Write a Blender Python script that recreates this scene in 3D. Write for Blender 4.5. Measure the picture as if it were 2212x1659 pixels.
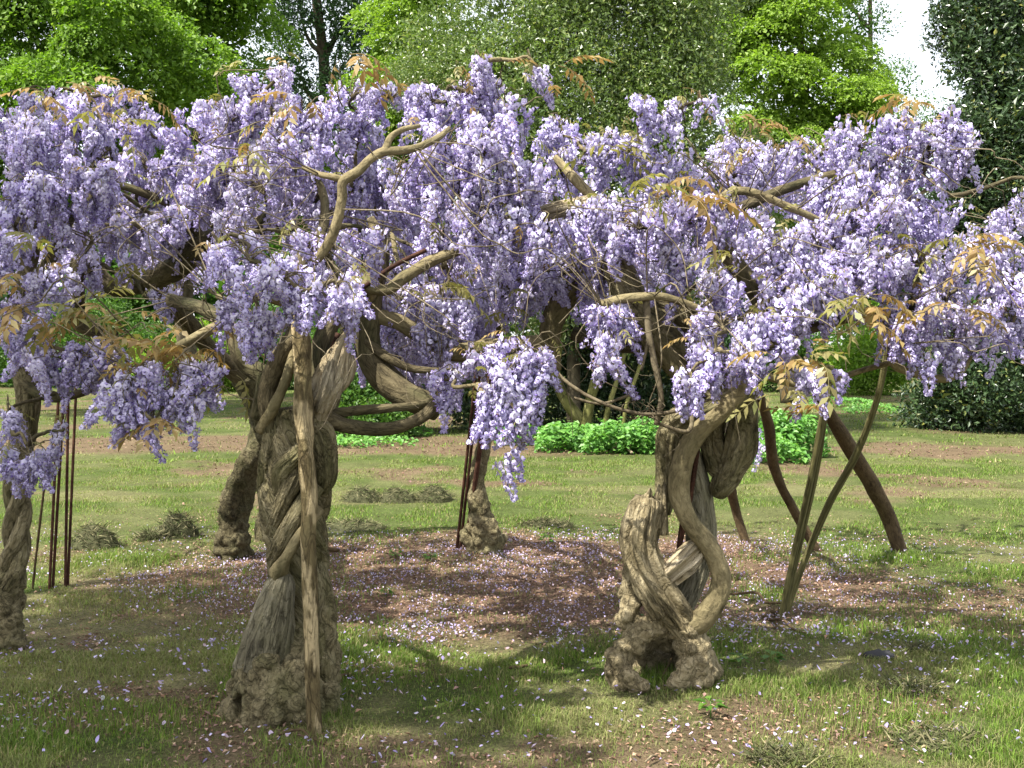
import bpy, math, random
import numpy as np
from mathutils import Vector, Matrix, Euler

rng = np.random.default_rng(11)
random.seed(5)
for o in list(bpy.data.objects):
    bpy.data.objects.remove(o)
sc = bpy.context.scene
col = sc.collection
R = math.radians

# ------------------------------------------------------------------ camera
EYE = 1.6
FPX = 2372.0                       # focal length in pixels of a 2212 x 1659 picture
CX, CY, HORIZON = 1106.0, 829.5, 740.0
PITCH = math.atan((CY - HORIZON) / FPX)
cam_d = bpy.data.cameras.new('camera')
cam_d.sensor_width = 36.0
cam_d.lens = 36.0 * FPX / 2212.0
cam_d.clip_start = 0.05
cam_d.clip_end = 2000.0
cam = bpy.data.objects.new('camera', cam_d)
cam.location = (0, 0, EYE)
cam.rotation_euler = (R(90) - PITCH, 0, 0)
col.objects.link(cam)
sc.camera = cam

# ------------------------------------------------------------------ sky and sun
SUN_EL, SUN_AZ = 58.0, -125.0      # azimuth measured from +Y (view direction) clockwise
wd = bpy.data.worlds.new('World')
sc.world = wd
wd.use_nodes = True
nt = wd.node_tree
nt.nodes.clear()
sky = nt.nodes.new('ShaderNodeTexSky')
sky.sky_type = 'NISHITA'
sky.sun_disc = False
sky.sun_elevation = R(SUN_EL)
sky.sun_rotation = R(SUN_AZ)
sky.air_density = 1.0
sky.dust_density = 4.0
sky.ozone_density = 1.0
wmix = nt.nodes.new('ShaderNodeMix')
wmix.data_type = 'RGBA'
wmix.inputs[0].default_value = 0.55
wmix.inputs[7].default_value = (8.5, 8.6, 8.8, 1)      # thin white cloud over the whole sky
bg = nt.nodes.new('ShaderNodeBackground')
bg.inputs[1].default_value = 0.10
wo = nt.nodes.new('ShaderNodeOutputWorld')
nt.links.new(sky.outputs[0], wmix.inputs[6])
nt.links.new(wmix.outputs[2], bg.inputs[0])
nt.links.new(bg.outputs[0], wo.inputs[0])
sun_d = bpy.data.lights.new('sun', 'SUN')
sun_d.energy = 4.7
sun_d.angle = R(0.6)
sun_d.color = (1.0, 0.95, 0.86)
sun = bpy.data.objects.new('sun', sun_d)
sv = Vector((math.sin(R(SUN_AZ)) * math.cos(R(SUN_EL)), math.cos(R(SUN_AZ)) * math.cos(R(SUN_EL)), math.sin(R(SUN_EL))))
sun.rotation_euler = sv.to_track_quat('Z', 'Y').to_euler()
sun.location = sv * 60
col.objects.link(sun)
sc.view_settings.view_transform = 'Standard'
sc.view_settings.look = 'None'
sc.view_settings.gamma = 1.0
sc.view_settings.use_curve_mapping = False
sc.view_settings.exposure = 1.45
sc.render.engine = 'CYCLES'
sc.cycles.max_bounces = 4
sc.cycles.diffuse_bounces = 3
sc.cycles.glossy_bounces = 1
sc.cycles.transmission_bounces = 3

# ------------------------------------------------------------------ helpers
def P(px, py, Y):
    """point at world depth Y seen at photo position (px, py) of the 2212 x 1659 view"""
    xr = (px - CX) / FPX
    yr = -(py - CY) / FPX
    dy = math.cos(PITCH) + yr * math.sin(PITCH)
    dz = -math.sin(PITCH) + yr * math.cos(PITCH)
    t = Y / dy
    return np.array([xr * t, Y, EYE + dz * t])

def G(px, py, z=0.0):
    """point on the ground seen at (px, py)"""
    yr = -(py - CY) / FPX
    dy = math.cos(PITCH) + yr * math.sin(PITCH)
    dz = -math.sin(PITCH) + yr * math.cos(PITCH)
    return P(px, py, (z - EYE) / dz * dy)

def px2m(r, Y):
    return r * Y / FPX

def hash3(i, j, k, s):
    h = (i * 374761393 + j * 668265263 + k * 2147483647 + s * 1274126177) & 0xFFFFFFFF
    h = ((h ^ (h >> 13)) * 1274126177) & 0xFFFFFFFF
    h = (h ^ (h >> 16)) & 0xFFFFFFFF
    return h.astype(np.float64) / 4294967295.0

def vnoise(p, s=0):
    p = np.asarray(p, dtype=np.float64)
    f = np.floor(p)
    i = f.astype(np.int64)
    t = p - f
    t = t * t * (3 - 2 * t)
    r = 0
    for a in (0, 1):
        for b in (0, 1):
            for c in (0, 1):
                w = (t[:, 0] if a else 1 - t[:, 0]) * (t[:, 1] if b else 1 - t[:, 1]) * (t[:, 2] if c else 1 - t[:, 2])
                r = r + w * hash3(i[:, 0] + a, i[:, 1] + b, i[:, 2] + c, s)
    return r

def fbm(p, oct=3, s=0):
    r, a, tot = 0, 1.0, 0
    p = np.asarray(p, dtype=np.float64)
    for o in range(oct):
        r = r + a * vnoise(p * (2 ** o) + o * 17.3, s + o)
        tot += a
        a *= 0.5
    return r / tot

def n2(x, y, scale, oct=3, s=0):
    x = np.atleast_1d(np.asarray(x, float)); y = np.atleast_1d(np.asarray(y, float))
    return fbm(np.stack([x * scale, y * scale, np.zeros_like(x) + 3.1], 1), oct, s)

def catmull(pts, n):
    pts = np.asarray(pts, float)
    if len(pts) == 2:
        t = np.linspace(0, 1, n)[:, None]
        return pts[0] * (1 - t) + pts[1] * t
    q = np.vstack([2 * pts[0] - pts[1], pts, 2 * pts[-1] - pts[-2]])
    m = len(pts) - 1
    u = np.linspace(0, m, n)
    k = np.minimum(u.astype(int), m - 1)
    t = (u - k)[:, None]
    p0, p1, p2, p3 = q[k], q[k + 1], q[k + 2], q[k + 3]
    return 0.5 * (2 * p1 + (p2 - p0) * t + (2 * p0 - 5 * p1 + 4 * p2 - p3) * t ** 2 + (3 * p1 - p0 - 3 * p2 + p3) * t ** 3)

def unit(v):
    return v / np.maximum(np.linalg.norm(v, axis=-1, keepdims=True), 1e-9)

def tube(pts, rad, n=None, sides=8, lump=0.0, cap=True, flute=0.0, fk=2.2, twist=0.0, flat=1.0, knots=0.0, seed=0):
    """tapered tube along pts: verts, quads, tris"""
    pts = np.asarray(pts, float)
    if n is None:
        L = np.linalg.norm(np.diff(pts, axis=0), axis=1).sum()
        n = max(len(pts) * 3, 6)
    rad = np.asarray(rad, float)
    if rad.ndim == 0:
        rad = np.full(len(pts), float(rad))
    r = np.interp(np.linspace(0, 1, n), np.linspace(0, 1, len(rad)), rad)
    c = catmull(pts, n)
    tan = unit(np.gradient(c, axis=0))
    ref = np.array([0.0, 0, 1]) if abs(tan[0][2]) < 0.9 else np.array([1.0, 0, 0])
    nrm = np.zeros_like(c)
    v = ref - tan[0] * ref.dot(tan[0])
    v = v / np.linalg.norm(v)
    for i in range(n):
        v = v - tan[i] * v.dot(tan[i])
        v = v / max(np.linalg.norm(v), 1e-9)
        nrm[i] = v
    bi = np.cross(tan, nrm)
    a = np.linspace(0, 2 * np.pi, sides, endpoint=False)
    ring = nrm[:, None, :] * np.cos(a)[None, :, None] + bi[:, None, :] * np.sin(a)[None, :, None]
    rr = r[:, None] * np.ones((1, sides))
    V = c[:, None, :] + ring * rr[..., None]
    if lump > 0:
        q = V.reshape(-1, 3)
        w = fbm(q / max(r.max() * 1.6, 1e-4) + seed * 7.7, 2, seed)
        V = c[:, None, :] + ring * (rr * (1 + lump * 2 * (w.reshape(n, sides) - 0.5)))[..., None]
    arc = np.concatenate([[0], np.cumsum(np.linalg.norm(np.diff(c, axis=0), axis=1))])
    rm = max(float(r.mean()), 1e-4)
    aa = a[None, :] + twist * arc[:, None]
    grain = np.stack([np.cos(aa) * rm, np.sin(aa) * rm, arc[:, None] * np.ones((1, sides))], -1) + seed * 3.7
    if flute > 0:
        ft = np.stack([np.cos(aa) * fk, np.sin(aa) * fk, arc[:, None] * 1.3 * np.ones((1, sides))], -1).reshape(-1, 3) + seed * 5.1
        rid = 1 - np.abs(2 * fbm(ft, 3, 7 + seed) - 1) * 2.0
        rr = rr * (1 + flute * (rid.reshape(n, sides) - 0.55))
    if knots > 0:
        kn = vnoise(np.stack([np.cos(aa) * 1.6, np.sin(aa) * 1.6, arc[:, None] / rm * 0.35 * np.ones((1, sides))], -1).reshape(-1, 3) + seed * 2.3, 19 + seed)
        rr = rr * (1 + knots * (kn.reshape(n, sides) - 0.5))
    if flute > 0 or knots > 0:
        V = c[:, None, :] + ring * rr[..., None]
        if flat != 1.0: V[..., 1] = c[:, None, 1] + (V[..., 1] - c[:, None, 1]) * flat
    V = V.reshape(-1, 3)
    grain = grain.reshape(-1, 3)
    i = np.arange(n - 1)[:, None] * sides
    j = np.arange(sides)[None, :]
    jn = (j + 1) % sides
    Q = np.stack([i + j, i + jn, i + sides + jn, i + sides + j], -1).reshape(-1, 4)
    T = np.zeros((0, 3), int)
    if cap:
        m = len(V)
        V = np.vstack([V, c[0] - tan[0] * r[0] * 0.25, c[-1] + tan[-1] * r[-1] * 0.25])
        grain = np.vstack([grain, grain[0], grain[-1]])
        j = np.arange(sides)
        T = np.vstack([np.stack([np.full(sides, m), (j + 1) % sides, j], 1),
                       np.stack([np.full(sides, m + 1), (n - 1) * sides + j, (n - 1) * sides + (j + 1) % sides], 1)])
    return V, Q, T, grain

def ball(c, r, lon=12, lat=8, squash=(1, 1, 1)):
    th = np.linspace(0, np.pi, lat + 1)[1:-1]
    ph = np.linspace(0, 2 * np.pi, lon, endpoint=False)
    V = np.stack([np.sin(th)[:, None] * np.cos(ph), np.sin(th)[:, None] * np.sin(ph), np.cos(th)[:, None] * np.ones(lon)], -1).reshape(-1, 3)
    V = np.vstack([V, [0, 0, 1], [0, 0, -1]]) * r * np.array(squash) + np.asarray(c)
    i = np.arange(lat - 2)[:, None] * lon
    j = np.arange(lon)[None, :]
    jn = (j + 1) % lon
    Q = np.stack([i + j, i + lon + j, i + lon + jn, i + jn], -1).reshape(-1, 4)
    m = (lat - 1) * lon
    j = np.arange(lon)
    T = np.vstack([np.stack([np.full(lon, m), j, (j + 1) % lon], 1),
                   np.stack([np.full(lon, m + 1), (lat - 2) * lon + (j + 1) % lon, (lat - 2) * lon + j], 1)])
    return V, Q, T

class MB:
    def __init__(s):
        s.V, s.Q, s.T, s.n = [], [], [], 0
        s.C = []; s.G = []
    def add(s, VQT, color=None):
        V, Q, T = VQT[:3]
        s.G.append(VQT[3] if len(VQT) > 3 else None)
        s.V.append(V)
        if len(Q): s.Q.append(np.asarray(Q) + s.n)
        if len(T): s.T.append(np.asarray(T) + s.n)
        s.n += len(V)
        if color is not None:
            c = np.asarray(color, float)
            if c.ndim == 1: c = np.tile(c, (len(V), 1))
            s.C.append(c)
        return s
    def mesh(s, name, mat=None, smooth=True):
        V = np.vstack(s.V) if s.V else np.zeros((0, 3))
        Q = np.vstack(s.Q) if s.Q else np.zeros((0, 4), int)
        T = np.vstack(s.T) if s.T else np.zeros((0, 3), int)
        me = bpy.data.meshes.new(name)
        me.vertices.add(len(V))
        me.vertices.foreach_set('co', V.astype(np.float32).ravel())
        nl = len(Q) * 4 + len(T) * 3
        me.loops.add(nl)
        me.loops.foreach_set('vertex_index', np.concatenate([Q.ravel(), T.ravel()]).astype(np.int32))
        me.polygons.add(len(Q) + len(T))
        ls = np.concatenate([np.arange(len(Q)) * 4, len(Q) * 4 + np.arange(len(T)) * 3]).astype(np.int32)
        me.polygons.foreach_set('loop_start', ls)
        me.update(calc_edges=True)
        me.polygons.foreach_set('use_smooth', np.full(len(Q) + len(T), bool(smooth)))
        if s.C:
            C = np.vstack(s.C)
            if C.shape[1] == 3: C = np.hstack([C, np.ones((len(C), 1))])
            at = me.color_attributes.new('col', 'FLOAT_COLOR', 'POINT')
            at.data.foreach_set('color', C.astype(np.float32).ravel())
        if any(g is not None for g in s.G):
            gr = np.vstack([g if g is not None else v for g, v in zip(s.G, s.V)])
            ga = me.attributes.new('grain', 'FLOAT_VECTOR', 'POINT')
            ga.data.foreach_set('vector', gr.astype(np.float32).ravel())
        if mat: me.materials.append(mat)
        me.validate()
        return me

def link(name, me, parent=None):
    o = bpy.data.objects.new(name, me)
    col.objects.link(o)
    if parent is not None: o.parent = parent
    return o

def tag(o, label=None, cat=None, group=None, kind=None):
    if label: o['label'] = label
    if cat: o['category'] = cat
    if group: o['group'] = group
    if kind: o['kind'] = kind
    return o

def empty(name, loc, label, cat, group=None):
    o = bpy.data.objects.new(name, None)
    o.location = loc
    o.empty_display_size = 0.2
    col.objects.link(o)
    return tag(o, label, cat, group)

def local(mb, origin):
    for v in mb.V: v -= np.asarray(origin)
    return mb

def leaf_quads(c, d, nrm, L, W, fold=0.25, droop=0.0):
    """leaf shaped folded quads: centres c (base), direction d, normal nrm, length L, width W"""
    d = unit(d); nrm = unit(nrm - d * (nrm * d).sum(1, keepdims=True))
    s = np.cross(d, nrm)
    L = np.asarray(L)[:, None]; W = np.asarray(W)[:, None]
    b = c
    m = c + d * L * 0.45 + nrm * W * fold
    t = c + d * L - nrm * L * droop
    l = m + s * W * 0.5
    r = m - s * W * 0.5
    V = np.stack([b, r, t, l], 1).reshape(-1, 3)
    Q = np.arange(len(V)).reshape(-1, 4)
    return V, Q, np.zeros((0, 3), int)

def rand_unit(n):
    return unit(rng.normal(size=(n, 3)))

# ------------------------------------------------------------------ materials
def new_mat(name):
    m = bpy.data.materials.new(name)
    m.use_nodes = True
    m.node_tree.nodes.clear()
    return m, m.node_tree.nodes, m.node_tree.links

def ramp(nodes, stops):
    r = nodes.new('ShaderNodeValToRGB')
    e = r.color_ramp.elements
    while len(e) < len(stops): e.new(0.5)
    for k, (p, c) in enumerate(stops):
        e[k].position = p
        e[k].color = (*c, 1)
    return r

def leaf_mat(name, stops, trans=0.35, rough=0.45, spec=0.35, tr_tint=(1.15, 1.25, 0.55), noise=0.0):
    m, N, L = new_mat(name)
    geo = N.new('ShaderNodeNewGeometry')
    rp = ramp(N, stops)
    L.new(geo.outputs['Random Per Island'], rp.inputs[0])
    colout = rp.outputs[0]
    bs = N.new('ShaderNodeBsdfPrincipled')
    bs.inputs['Roughness'].default_value = rough
    bs.inputs['Specular IOR Level'].default_value = spec
    L.new(colout, bs.inputs['Base Color'])
    mul = N.new('ShaderNodeMix'); mul.data_type = 'RGBA'; mul.blend_type = 'MULTIPLY'
    mul.inputs[0].default_value = 1
    mul.inputs[7].default_value = (*tr_tint, 1)
    L.new(colout, mul.inputs[6])
    tr = N.new('ShaderNodeBsdfTranslucent')
    L.new(mul.outputs[2], tr.inputs[0])
    mx = N.new('ShaderNodeMixShader'); mx.inputs[0].default_value = trans
    L.new(bs.outputs[0], mx.inputs[1]); L.new(tr.outputs[0], mx.inputs[2])
    out = N.new('ShaderNodeOutputMaterial'); L.new(mx.outputs[0], out.inputs[0])
    return m

def attr_mat(name, trans=0.3, rough=0.6, spec=0.2, tint=(1.1, 1.1, 1.1), var=0.25):
    """colour from the mesh's own colour attribute, each piece a little lighter or darker"""
    m, N, L = new_mat(name)
    at = N.new('ShaderNodeAttribute'); at.attribute_name = 'col'
    geo = N.new('ShaderNodeNewGeometry')
    mr = N.new('ShaderNodeMapRange')
    mr.inputs[3].default_value = 1 - var; mr.inputs[4].default_value = 1 + var
    L.new(geo.outputs['Random Per Island'], mr.inputs[0])
    oi = N.new('ShaderNodeObjectInfo')
    mr2 = N.new('ShaderNodeMapRange')
    mr2.inputs[3].default_value = 0.82; mr2.inputs[4].default_value = 1.15
    L.new(oi.outputs['Random'], mr2.inputs[0])
    mm = N.new('ShaderNodeMath'); mm.operation = 'MULTIPLY'
    L.new(mr.outputs[0], mm.inputs[0]); L.new(mr2.outputs[0], mm.inputs[1])
    vm = N.new('ShaderNodeVectorMath'); vm.operation = 'SCALE'
    L.new(at.outputs['Color'], vm.inputs[0]); L.new(mm.outputs[0], vm.inputs['Scale'])
    bs = N.new('ShaderNodeBsdfPrincipled')
    bs.inputs['Roughness'].default_value = rough
    bs.inputs['Specular IOR Level'].default_value = spec
    L.new(vm.outputs[0], bs.inputs['Base Color'])
    tv = N.new('ShaderNodeVectorMath'); tv.operation = 'MULTIPLY'
    tv.inputs[1].default_value = tint
    L.new(vm.outputs[0], tv.inputs[0])
    tr = N.new('ShaderNodeBsdfTranslucent'); L.new(tv.outputs[0], tr.inputs[0])
    mx = N.new('ShaderNodeMixShader'); mx.inputs[0].default_value = trans
    L.new(bs.outputs[0], mx.inputs[1]); L.new(tr.outputs[0], mx.inputs[2])
    out = N.new('ShaderNodeOutputMaterial'); L.new(mx.outputs[0], out.inputs[0])
    return m

def bark_mat(name, dark, mid, light, scale=18.0, stretch=0.22, bump=0.6, moss=None, moss_amt=0.0, dist=0.012, along=True, moss_scale=6.0, sharp=(0.45, 0.7), crack=0.65):
    m, N, L = new_mat(name)
    tc = N.new('ShaderNodeTexCoord')
    ga = N.new('ShaderNodeAttribute'); ga.attribute_name = 'grain'
    mp = N.new('ShaderNodeMapping'); mp.inputs['Scale'].default_value = (scale, scale, scale * stretch)
    L.new(ga.outputs['Vector'] if along else tc.outputs['Object'], mp.inputs[0])
    n1 = N.new('ShaderNodeTexNoise'); n1.inputs['Scale'].default_value = 1.0; n1.inputs['Detail'].default_value = 8; n1.inputs['Roughness'].default_value = 0.65
    n1.inputs['Distortion'].default_value = 0.7
    L.new(mp.outputs[0], n1.inputs[0])
    n2_ = N.new('ShaderNodeTexNoise'); n2_.inputs['Scale'].default_value = 4.0; n2_.inputs['Detail'].default_value = 5
    L.new(tc.outputs['Object'], n2_.inputs[0])
    n3 = N.new('ShaderNodeTexNoise'); n3.inputs['Scale'].default_value = 90.0; n3.inputs['Detail'].default_value = 3
    L.new(tc.outputs['Object'], n3.inputs[0])
    rp = ramp(N, [(0.36, dark), (0.48, mid), (0.64, light)])
    ad = N.new('ShaderNodeMix'); ad.data_type = 'FLOAT'; ad.inputs[0].default_value = 0.4
    L.new(n1.outputs['Fac'], ad.inputs[2]); L.new(n2_.outputs['Fac'], ad.inputs[3])
    L.new(ad.outputs[0], rp.inputs[0])
    colr = rp.outputs[0]
    if moss:
        mm = N.new('ShaderNodeMix'); mm.data_type = 'RGBA'
        mr = N.new('ShaderNodeMapRange'); mr.inputs[1].default_value = sharp[0]; mr.inputs[2].default_value = sharp[1]; mr.inputs[4].default_value = moss_amt
        n4 = N.new('ShaderNodeTexNoise'); n4.inputs['Scale'].default_value = moss_scale; n4.inputs['Detail'].default_value = 6
        mp4 = N.new('ShaderNodeMapping'); mp4.inputs['Scale'].default_value = (1.6, 1.6, 0.55) if along else (1, 1, 1)
        L.new(ga.outputs['Vector'] if along else tc.outputs['Object'], mp4.inputs[0]); L.new(mp4.outputs[0], n4.inputs[0])
        L.new(n4.outputs['Fac'], mr.inputs[0]); L.new(mr.outputs[0], mm.inputs[0])
        L.new(colr, mm.inputs[6]); mm.inputs[7].default_value = (*moss, 1)
        colr = mm.outputs[2]
    n5 = N.new('ShaderNodeTexNoise'); n5.inputs['Scale'].default_value = 0.55; n5.inputs['Detail'].default_value = 4; n5.inputs['Distortion'].default_value = 1.2
    L.new(mp.outputs[0], n5.inputs[0])
    sb = N.new('ShaderNodeMath'); sb.operation = 'SUBTRACT'; sb.inputs[1].default_value = 0.5; L.new(n5.outputs['Fac'], sb.inputs[0])
    ab = N.new('ShaderNodeMath'); ab.operation = 'ABSOLUTE'; L.new(sb.outputs[0], ab.inputs[0])
    fs = N.new('ShaderNodeMapRange'); fs.inputs[1].default_value = 0.0; fs.inputs[2].default_value = 0.045; fs.inputs[3].default_value = 1 - 0.72 * crack; fs.inputs[4].default_value = 1.0
    L.new(ab.outputs[0], fs.inputs[0])
    vs = N.new('ShaderNodeVectorMath'); vs.operation = 'SCALE'; L.new(colr, vs.inputs[0]); L.new(fs.outputs[0], vs.inputs['Scale'])
    colr = vs.outputs[0]
    bs = N.new('ShaderNodeBsdfPrincipled')
    bs.inputs['Roughness'].default_value = 0.85
    bs.inputs['Specular IOR Level'].default_value = 0.15
    L.new(colr, bs.inputs['Base Color'])
    hm0 = N.new('ShaderNodeMath'); hm0.operation = 'MULTIPLY_ADD'; hm0.inputs[1].default_value = 0.25
    L.new(n3.outputs['Fac'], hm0.inputs[0]); L.new(n1.outputs['Fac'], hm0.inputs[2])
    hm = N.new('ShaderNodeMath'); hm.operation = 'MULTIPLY_ADD'; hm.inputs[1].default_value = 0.35
    L.new(fs.outputs[0], hm.inputs[0]); L.new(hm0.outputs[0], hm.inputs[2])
    bp = N.new('ShaderNodeBump'); bp.inputs['Strength'].default_value = bump; bp.inputs['Distance'].default_value = dist
    L.new(hm.outputs[0], bp.inputs['Height']); L.new(bp.outputs[0], bs.inputs['Normal'])
    out = N.new('ShaderNodeOutputMaterial'); L.new(bs.outputs[0], out.inputs[0])
    return m

M = {}
M['bark'] = bark_mat('wisteria_bark', (0.03, 0.025, 0.013), (0.17, 0.143, 0.077), (0.34, 0.295, 0.18), scale=44, stretch=0.34, bump=1.0, dist=0.03, moss=(0.07, 0.075, 0.022), moss_amt=0.6)
M['bark_pale'] = bark_mat('wisteria_bark_pale', (0.05, 0.04, 0.02), (0.245, 0.20, 0.112), (0.44, 0.375, 0.24), scale=50, stretch=0.2, bump=1.0, dist=0.03, moss=(0.045, 0.042, 0.033), moss_amt=0.6)
M['bark_grey'] = bark_mat('grey_dead_wood', (0.05, 0.045, 0.03), (0.20, 0.18, 0.12), (0.34, 0.315, 0.23), scale=50, stretch=0.16, bump=1.0, dist=0.03, moss=(0.09, 0.09, 0.035), moss_amt=0.5)
M['vine'] = bark_mat('wisteria_stem_bark', (0.065, 0.052, 0.028), (0.165, 0.135, 0.072), (0.27, 0.225, 0.125), scale=40, stretch=0.5, bump=0.7, dist=0.015, moss=(0.06, 0.06, 0.025), moss_amt=0.5, crack=0.3)
M['vine_dark'] = bark_mat('old_stem_bark', (0.022, 0.018, 0.010), (0.08, 0.065, 0.036), (0.15, 0.124, 0.07), scale=40, stretch=0.3, bump=0.8, dist=0.015, moss=(0.045, 0.05, 0.018), moss_amt=0.7)
M['twig'] = bark_mat('twig_bark', (0.06, 0.048, 0.03), (0.12, 0.097, 0.06), (0.20, 0.17, 0.11), scale=20, stretch=1, bump=0.1)
M['deadwood'] = bark_mat('dead_wood', (0.06, 0.042, 0.023), (0.31, 0.25, 0.15), (0.52, 0.455, 0.33), scale=56, stretch=0.10, bump=1.0, dist=0.03, moss=(0.06, 0.055, 0.035), moss_amt=0.6)
M['post'] = bark_mat('peeling_post_bark', (0.03, 0.023, 0.011), (0.115, 0.088, 0.042), (0.20, 0.165, 0.08), scale=36, stretch=0.22, bump=1.0, dist=0.02, moss=(0.40, 0.32, 0.18), moss_amt=0.9, moss_scale=9.0, sharp=(0.50, 0.57))
M['prop'] = bark_mat('prop_pole_bark', (0.03, 0.02, 0.012), (0.07, 0.048, 0.025), (0.12, 0.085, 0.046), scale=50, stretch=0.4, bump=0.8, crack=0.25)
M['split'] = bark_mat('weathered_stake', (0.04, 0.037, 0.014), (0.10, 0.092, 0.036), (0.17, 0.155, 0.07), scale=40, stretch=0.06, bump=0.6)
M['rust'] = bark_mat('rusted_iron', (0.022, 0.011, 0.007), (0.055, 0.025, 0.016), (0.10, 0.046, 0.027), scale=40, stretch=0.6, bump=0.2, dist=0.002)
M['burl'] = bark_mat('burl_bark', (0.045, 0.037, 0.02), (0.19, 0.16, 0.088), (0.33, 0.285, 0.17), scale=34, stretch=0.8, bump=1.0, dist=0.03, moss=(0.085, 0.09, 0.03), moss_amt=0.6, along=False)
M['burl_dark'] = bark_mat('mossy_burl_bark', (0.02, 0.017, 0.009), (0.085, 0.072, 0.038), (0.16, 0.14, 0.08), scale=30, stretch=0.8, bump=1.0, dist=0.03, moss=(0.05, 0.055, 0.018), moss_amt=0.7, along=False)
M['burl_pale'] = bark_mat('burl_bark_pale', (0.06, 0.048, 0.026), (0.25, 0.205, 0.118), (0.41, 0.35, 0.22), scale=34, stretch=0.8, bump=1.0, dist=0.03, moss=(0.12, 0.10, 0.05), moss_amt=0.5, along=False)
M['tree_bark'] = bark_mat('woodland_bark', (0.03, 0.025, 0.017), (0.085, 0.07, 0.045), (0.15, 0.125, 0.08), scale=8, stretch=0.3, bump=0.6)
M['green_bark'] = bark_mat('algae_bark', (0.05, 0.05, 0.015), (0.13, 0.13, 0.04), (0.21, 0.20, 0.08), scale=8, stretch=0.3, bump=0.4)
M['flower'] = attr_mat('wisteria_petal', trans=0.32, rough=0.55, spec=0.25, tint=(1.05, 1.0, 1.1), var=0.2)
M['bronze_leaf'] = leaf_mat('bronze_leaf', [(0.0, (0.25, 0.16, 0.06)), (0.5, (0.31, 0.22, 0.085)), (1, (0.28, 0.23, 0.09))], trans=0.4, tr_tint=(1.1, 1.0, 0.7))
M['young_leaf'] = leaf_mat('young_leaf', [(0.0, (0.20, 0.18, 0.065)), (0.6, (0.26, 0.23, 0.095)), (1, (0.18, 0.20, 0.065))], trans=0.4)

# ------------------------------------------------------------------ ground
def sstep(a, b, x):
    t = np.clip((x - a) / (b - a), 0, 1)
    return t * t * (3 - 2 * t)

def litter_mask(x, y):
    e = 1 - ((x - 0.15) / 2.9) ** 2 - ((y - 7.55) / 1.75) ** 2
    e = e + 1.5 * (n2(x, y, 1.3, 3, 4) - 0.5)
    a = sstep(-0.35, 0.75, e)
    f = 0.75 * sstep(0.47, 0.66, n2(x, y, 1.7, 3, 9)) * sstep(10, 7, y)       # worn patches in the near turf
    b = sstep(0.1, 0.6, 1 - ((y - 17.2) / 1.9) ** 2 + 1.4 * (n2(x, y, 0.5, 3, 12) - 0.5)) * sstep(2.5, 0.0, x) * 0.8
    c = 0.8 * sstep(0.56, 0.68, n2(x, y, 0.8, 3, 21)) * sstep(9, 12, y)
    return np.clip(np.maximum(np.maximum(a, f), np.maximum(b, c)), 0, 1)

def dry_mask(x, y):
    w = n2(x, y, 0.6, 3, 31)
    a = sstep(0.0, 0.5, 1 - ((y - 11.6 - 0.3 * np.sin(x * 0.6)) / 0.55) ** 2 + 1.0 * (w - 0.5))
    b = 0.85 * sstep(0.44, 0.62, n2(x, y, 1.1, 3, 33)) * (0.4 + 0.6 * sstep(9.5, 7.5, y))
    return np.clip(np.maximum(0.6 * a * sstep(0.42, 0.58, n2(x, y, 0.9, 2, 35)), b), 0, 1)

def gz(x, y):
    return 0.035 * (n2(x, y, 0.7, 2, 41) - 0.5) + 0.02 * (n2(x, y, 3.0, 2, 43) - 0.5)

gx = np.concatenate([-np.geomspace(400, 7, 26)[:-1], np.linspace(-7, 7, 240), np.geomspace(7, 400, 26)[1:]])
gy = np.concatenate([np.linspace(-60, 2.0, 12)[:-1], np.linspace(2.0, 13, 220), np.geomspace(13, 40, 90)[1:], np.geomspace(40, 900, 20)[1:]])
GX, GY = np.meshgrid(gx, gy)
fx, fy = GX.ravel(), GY.ravel()
V = np.stack([fx, fy, gz(fx, fy) * sstep(60, 20, np.abs(fx) + fy * 0.3)], 1)
w = len(gx)
ii = np.arange(len(gy) - 1)[:, None] * w + np.arange(w - 1)[None, :]
Q = np.stack([ii, ii + 1, ii + w + 1, ii + w], -1).reshape(-1, 4)
lm, dm = litter_mask(fx, fy), dry_mask(fx, fy)
g1 = np.array([0.065, 0.085, 0.026]); g2 = np.array([0.15, 0.135, 0.07]); g3 = np.array([0.13, 0.088, 0.06])
gc = g1 * (1 - dm[:, None]) + g2 * dm[:, None]
gc = gc * (1 - lm[:, None]) + g3 * lm[:, None]
m, N, L = new_mat('turf_and_soil')
at = N.new('ShaderNodeAttribute'); at.attribute_name = 'col'
tc = N.new('ShaderNodeTexCoord')
nz = N.new('ShaderNodeTexNoise'); nz.inputs['Scale'].default_value = 60; nz.inputs['Detail'].default_value = 8; nz.inputs['Roughness'].default_value = 0.75
L.new(tc.outputs['Object'], nz.inputs[0])
nzb = N.new('ShaderNodeTexNoise'); nzb.inputs['Scale'].default_value = 2.2; nzb.inputs['Detail'].default_value = 9; nzb.inputs['Roughness'].default_value = 0.7
L.new(tc.outputs['Object'], nzb.inputs[0])
mr = N.new('ShaderNodeMapRange'); mr.inputs[1].default_value = 0.3; mr.inputs[2].default_value = 0.7; mr.inputs[3].default_value = 0.25; mr.inputs[4].default_value = 1.8
L.new(nz.outputs['Fac'], mr.inputs[0])
mrb = N.new('ShaderNodeMapRange'); mrb.inputs[1].default_value = 0.3; mrb.inputs[2].default_value = 0.7; mrb.inputs[3].default_value = 0.7; mrb.inputs[4].default_value = 1.3
L.new(nzb.outputs['Fac'], mrb.inputs[0])
mu = N.new('ShaderNodeMath'); mu.operation = 'MULTIPLY'; L.new(mr.outputs[0], mu.inputs[0]); L.new(mrb.outputs[0], mu.inputs[1])
sc_ = N.new('ShaderNodeVectorMath'); sc_.operation = 'SCALE'
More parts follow.
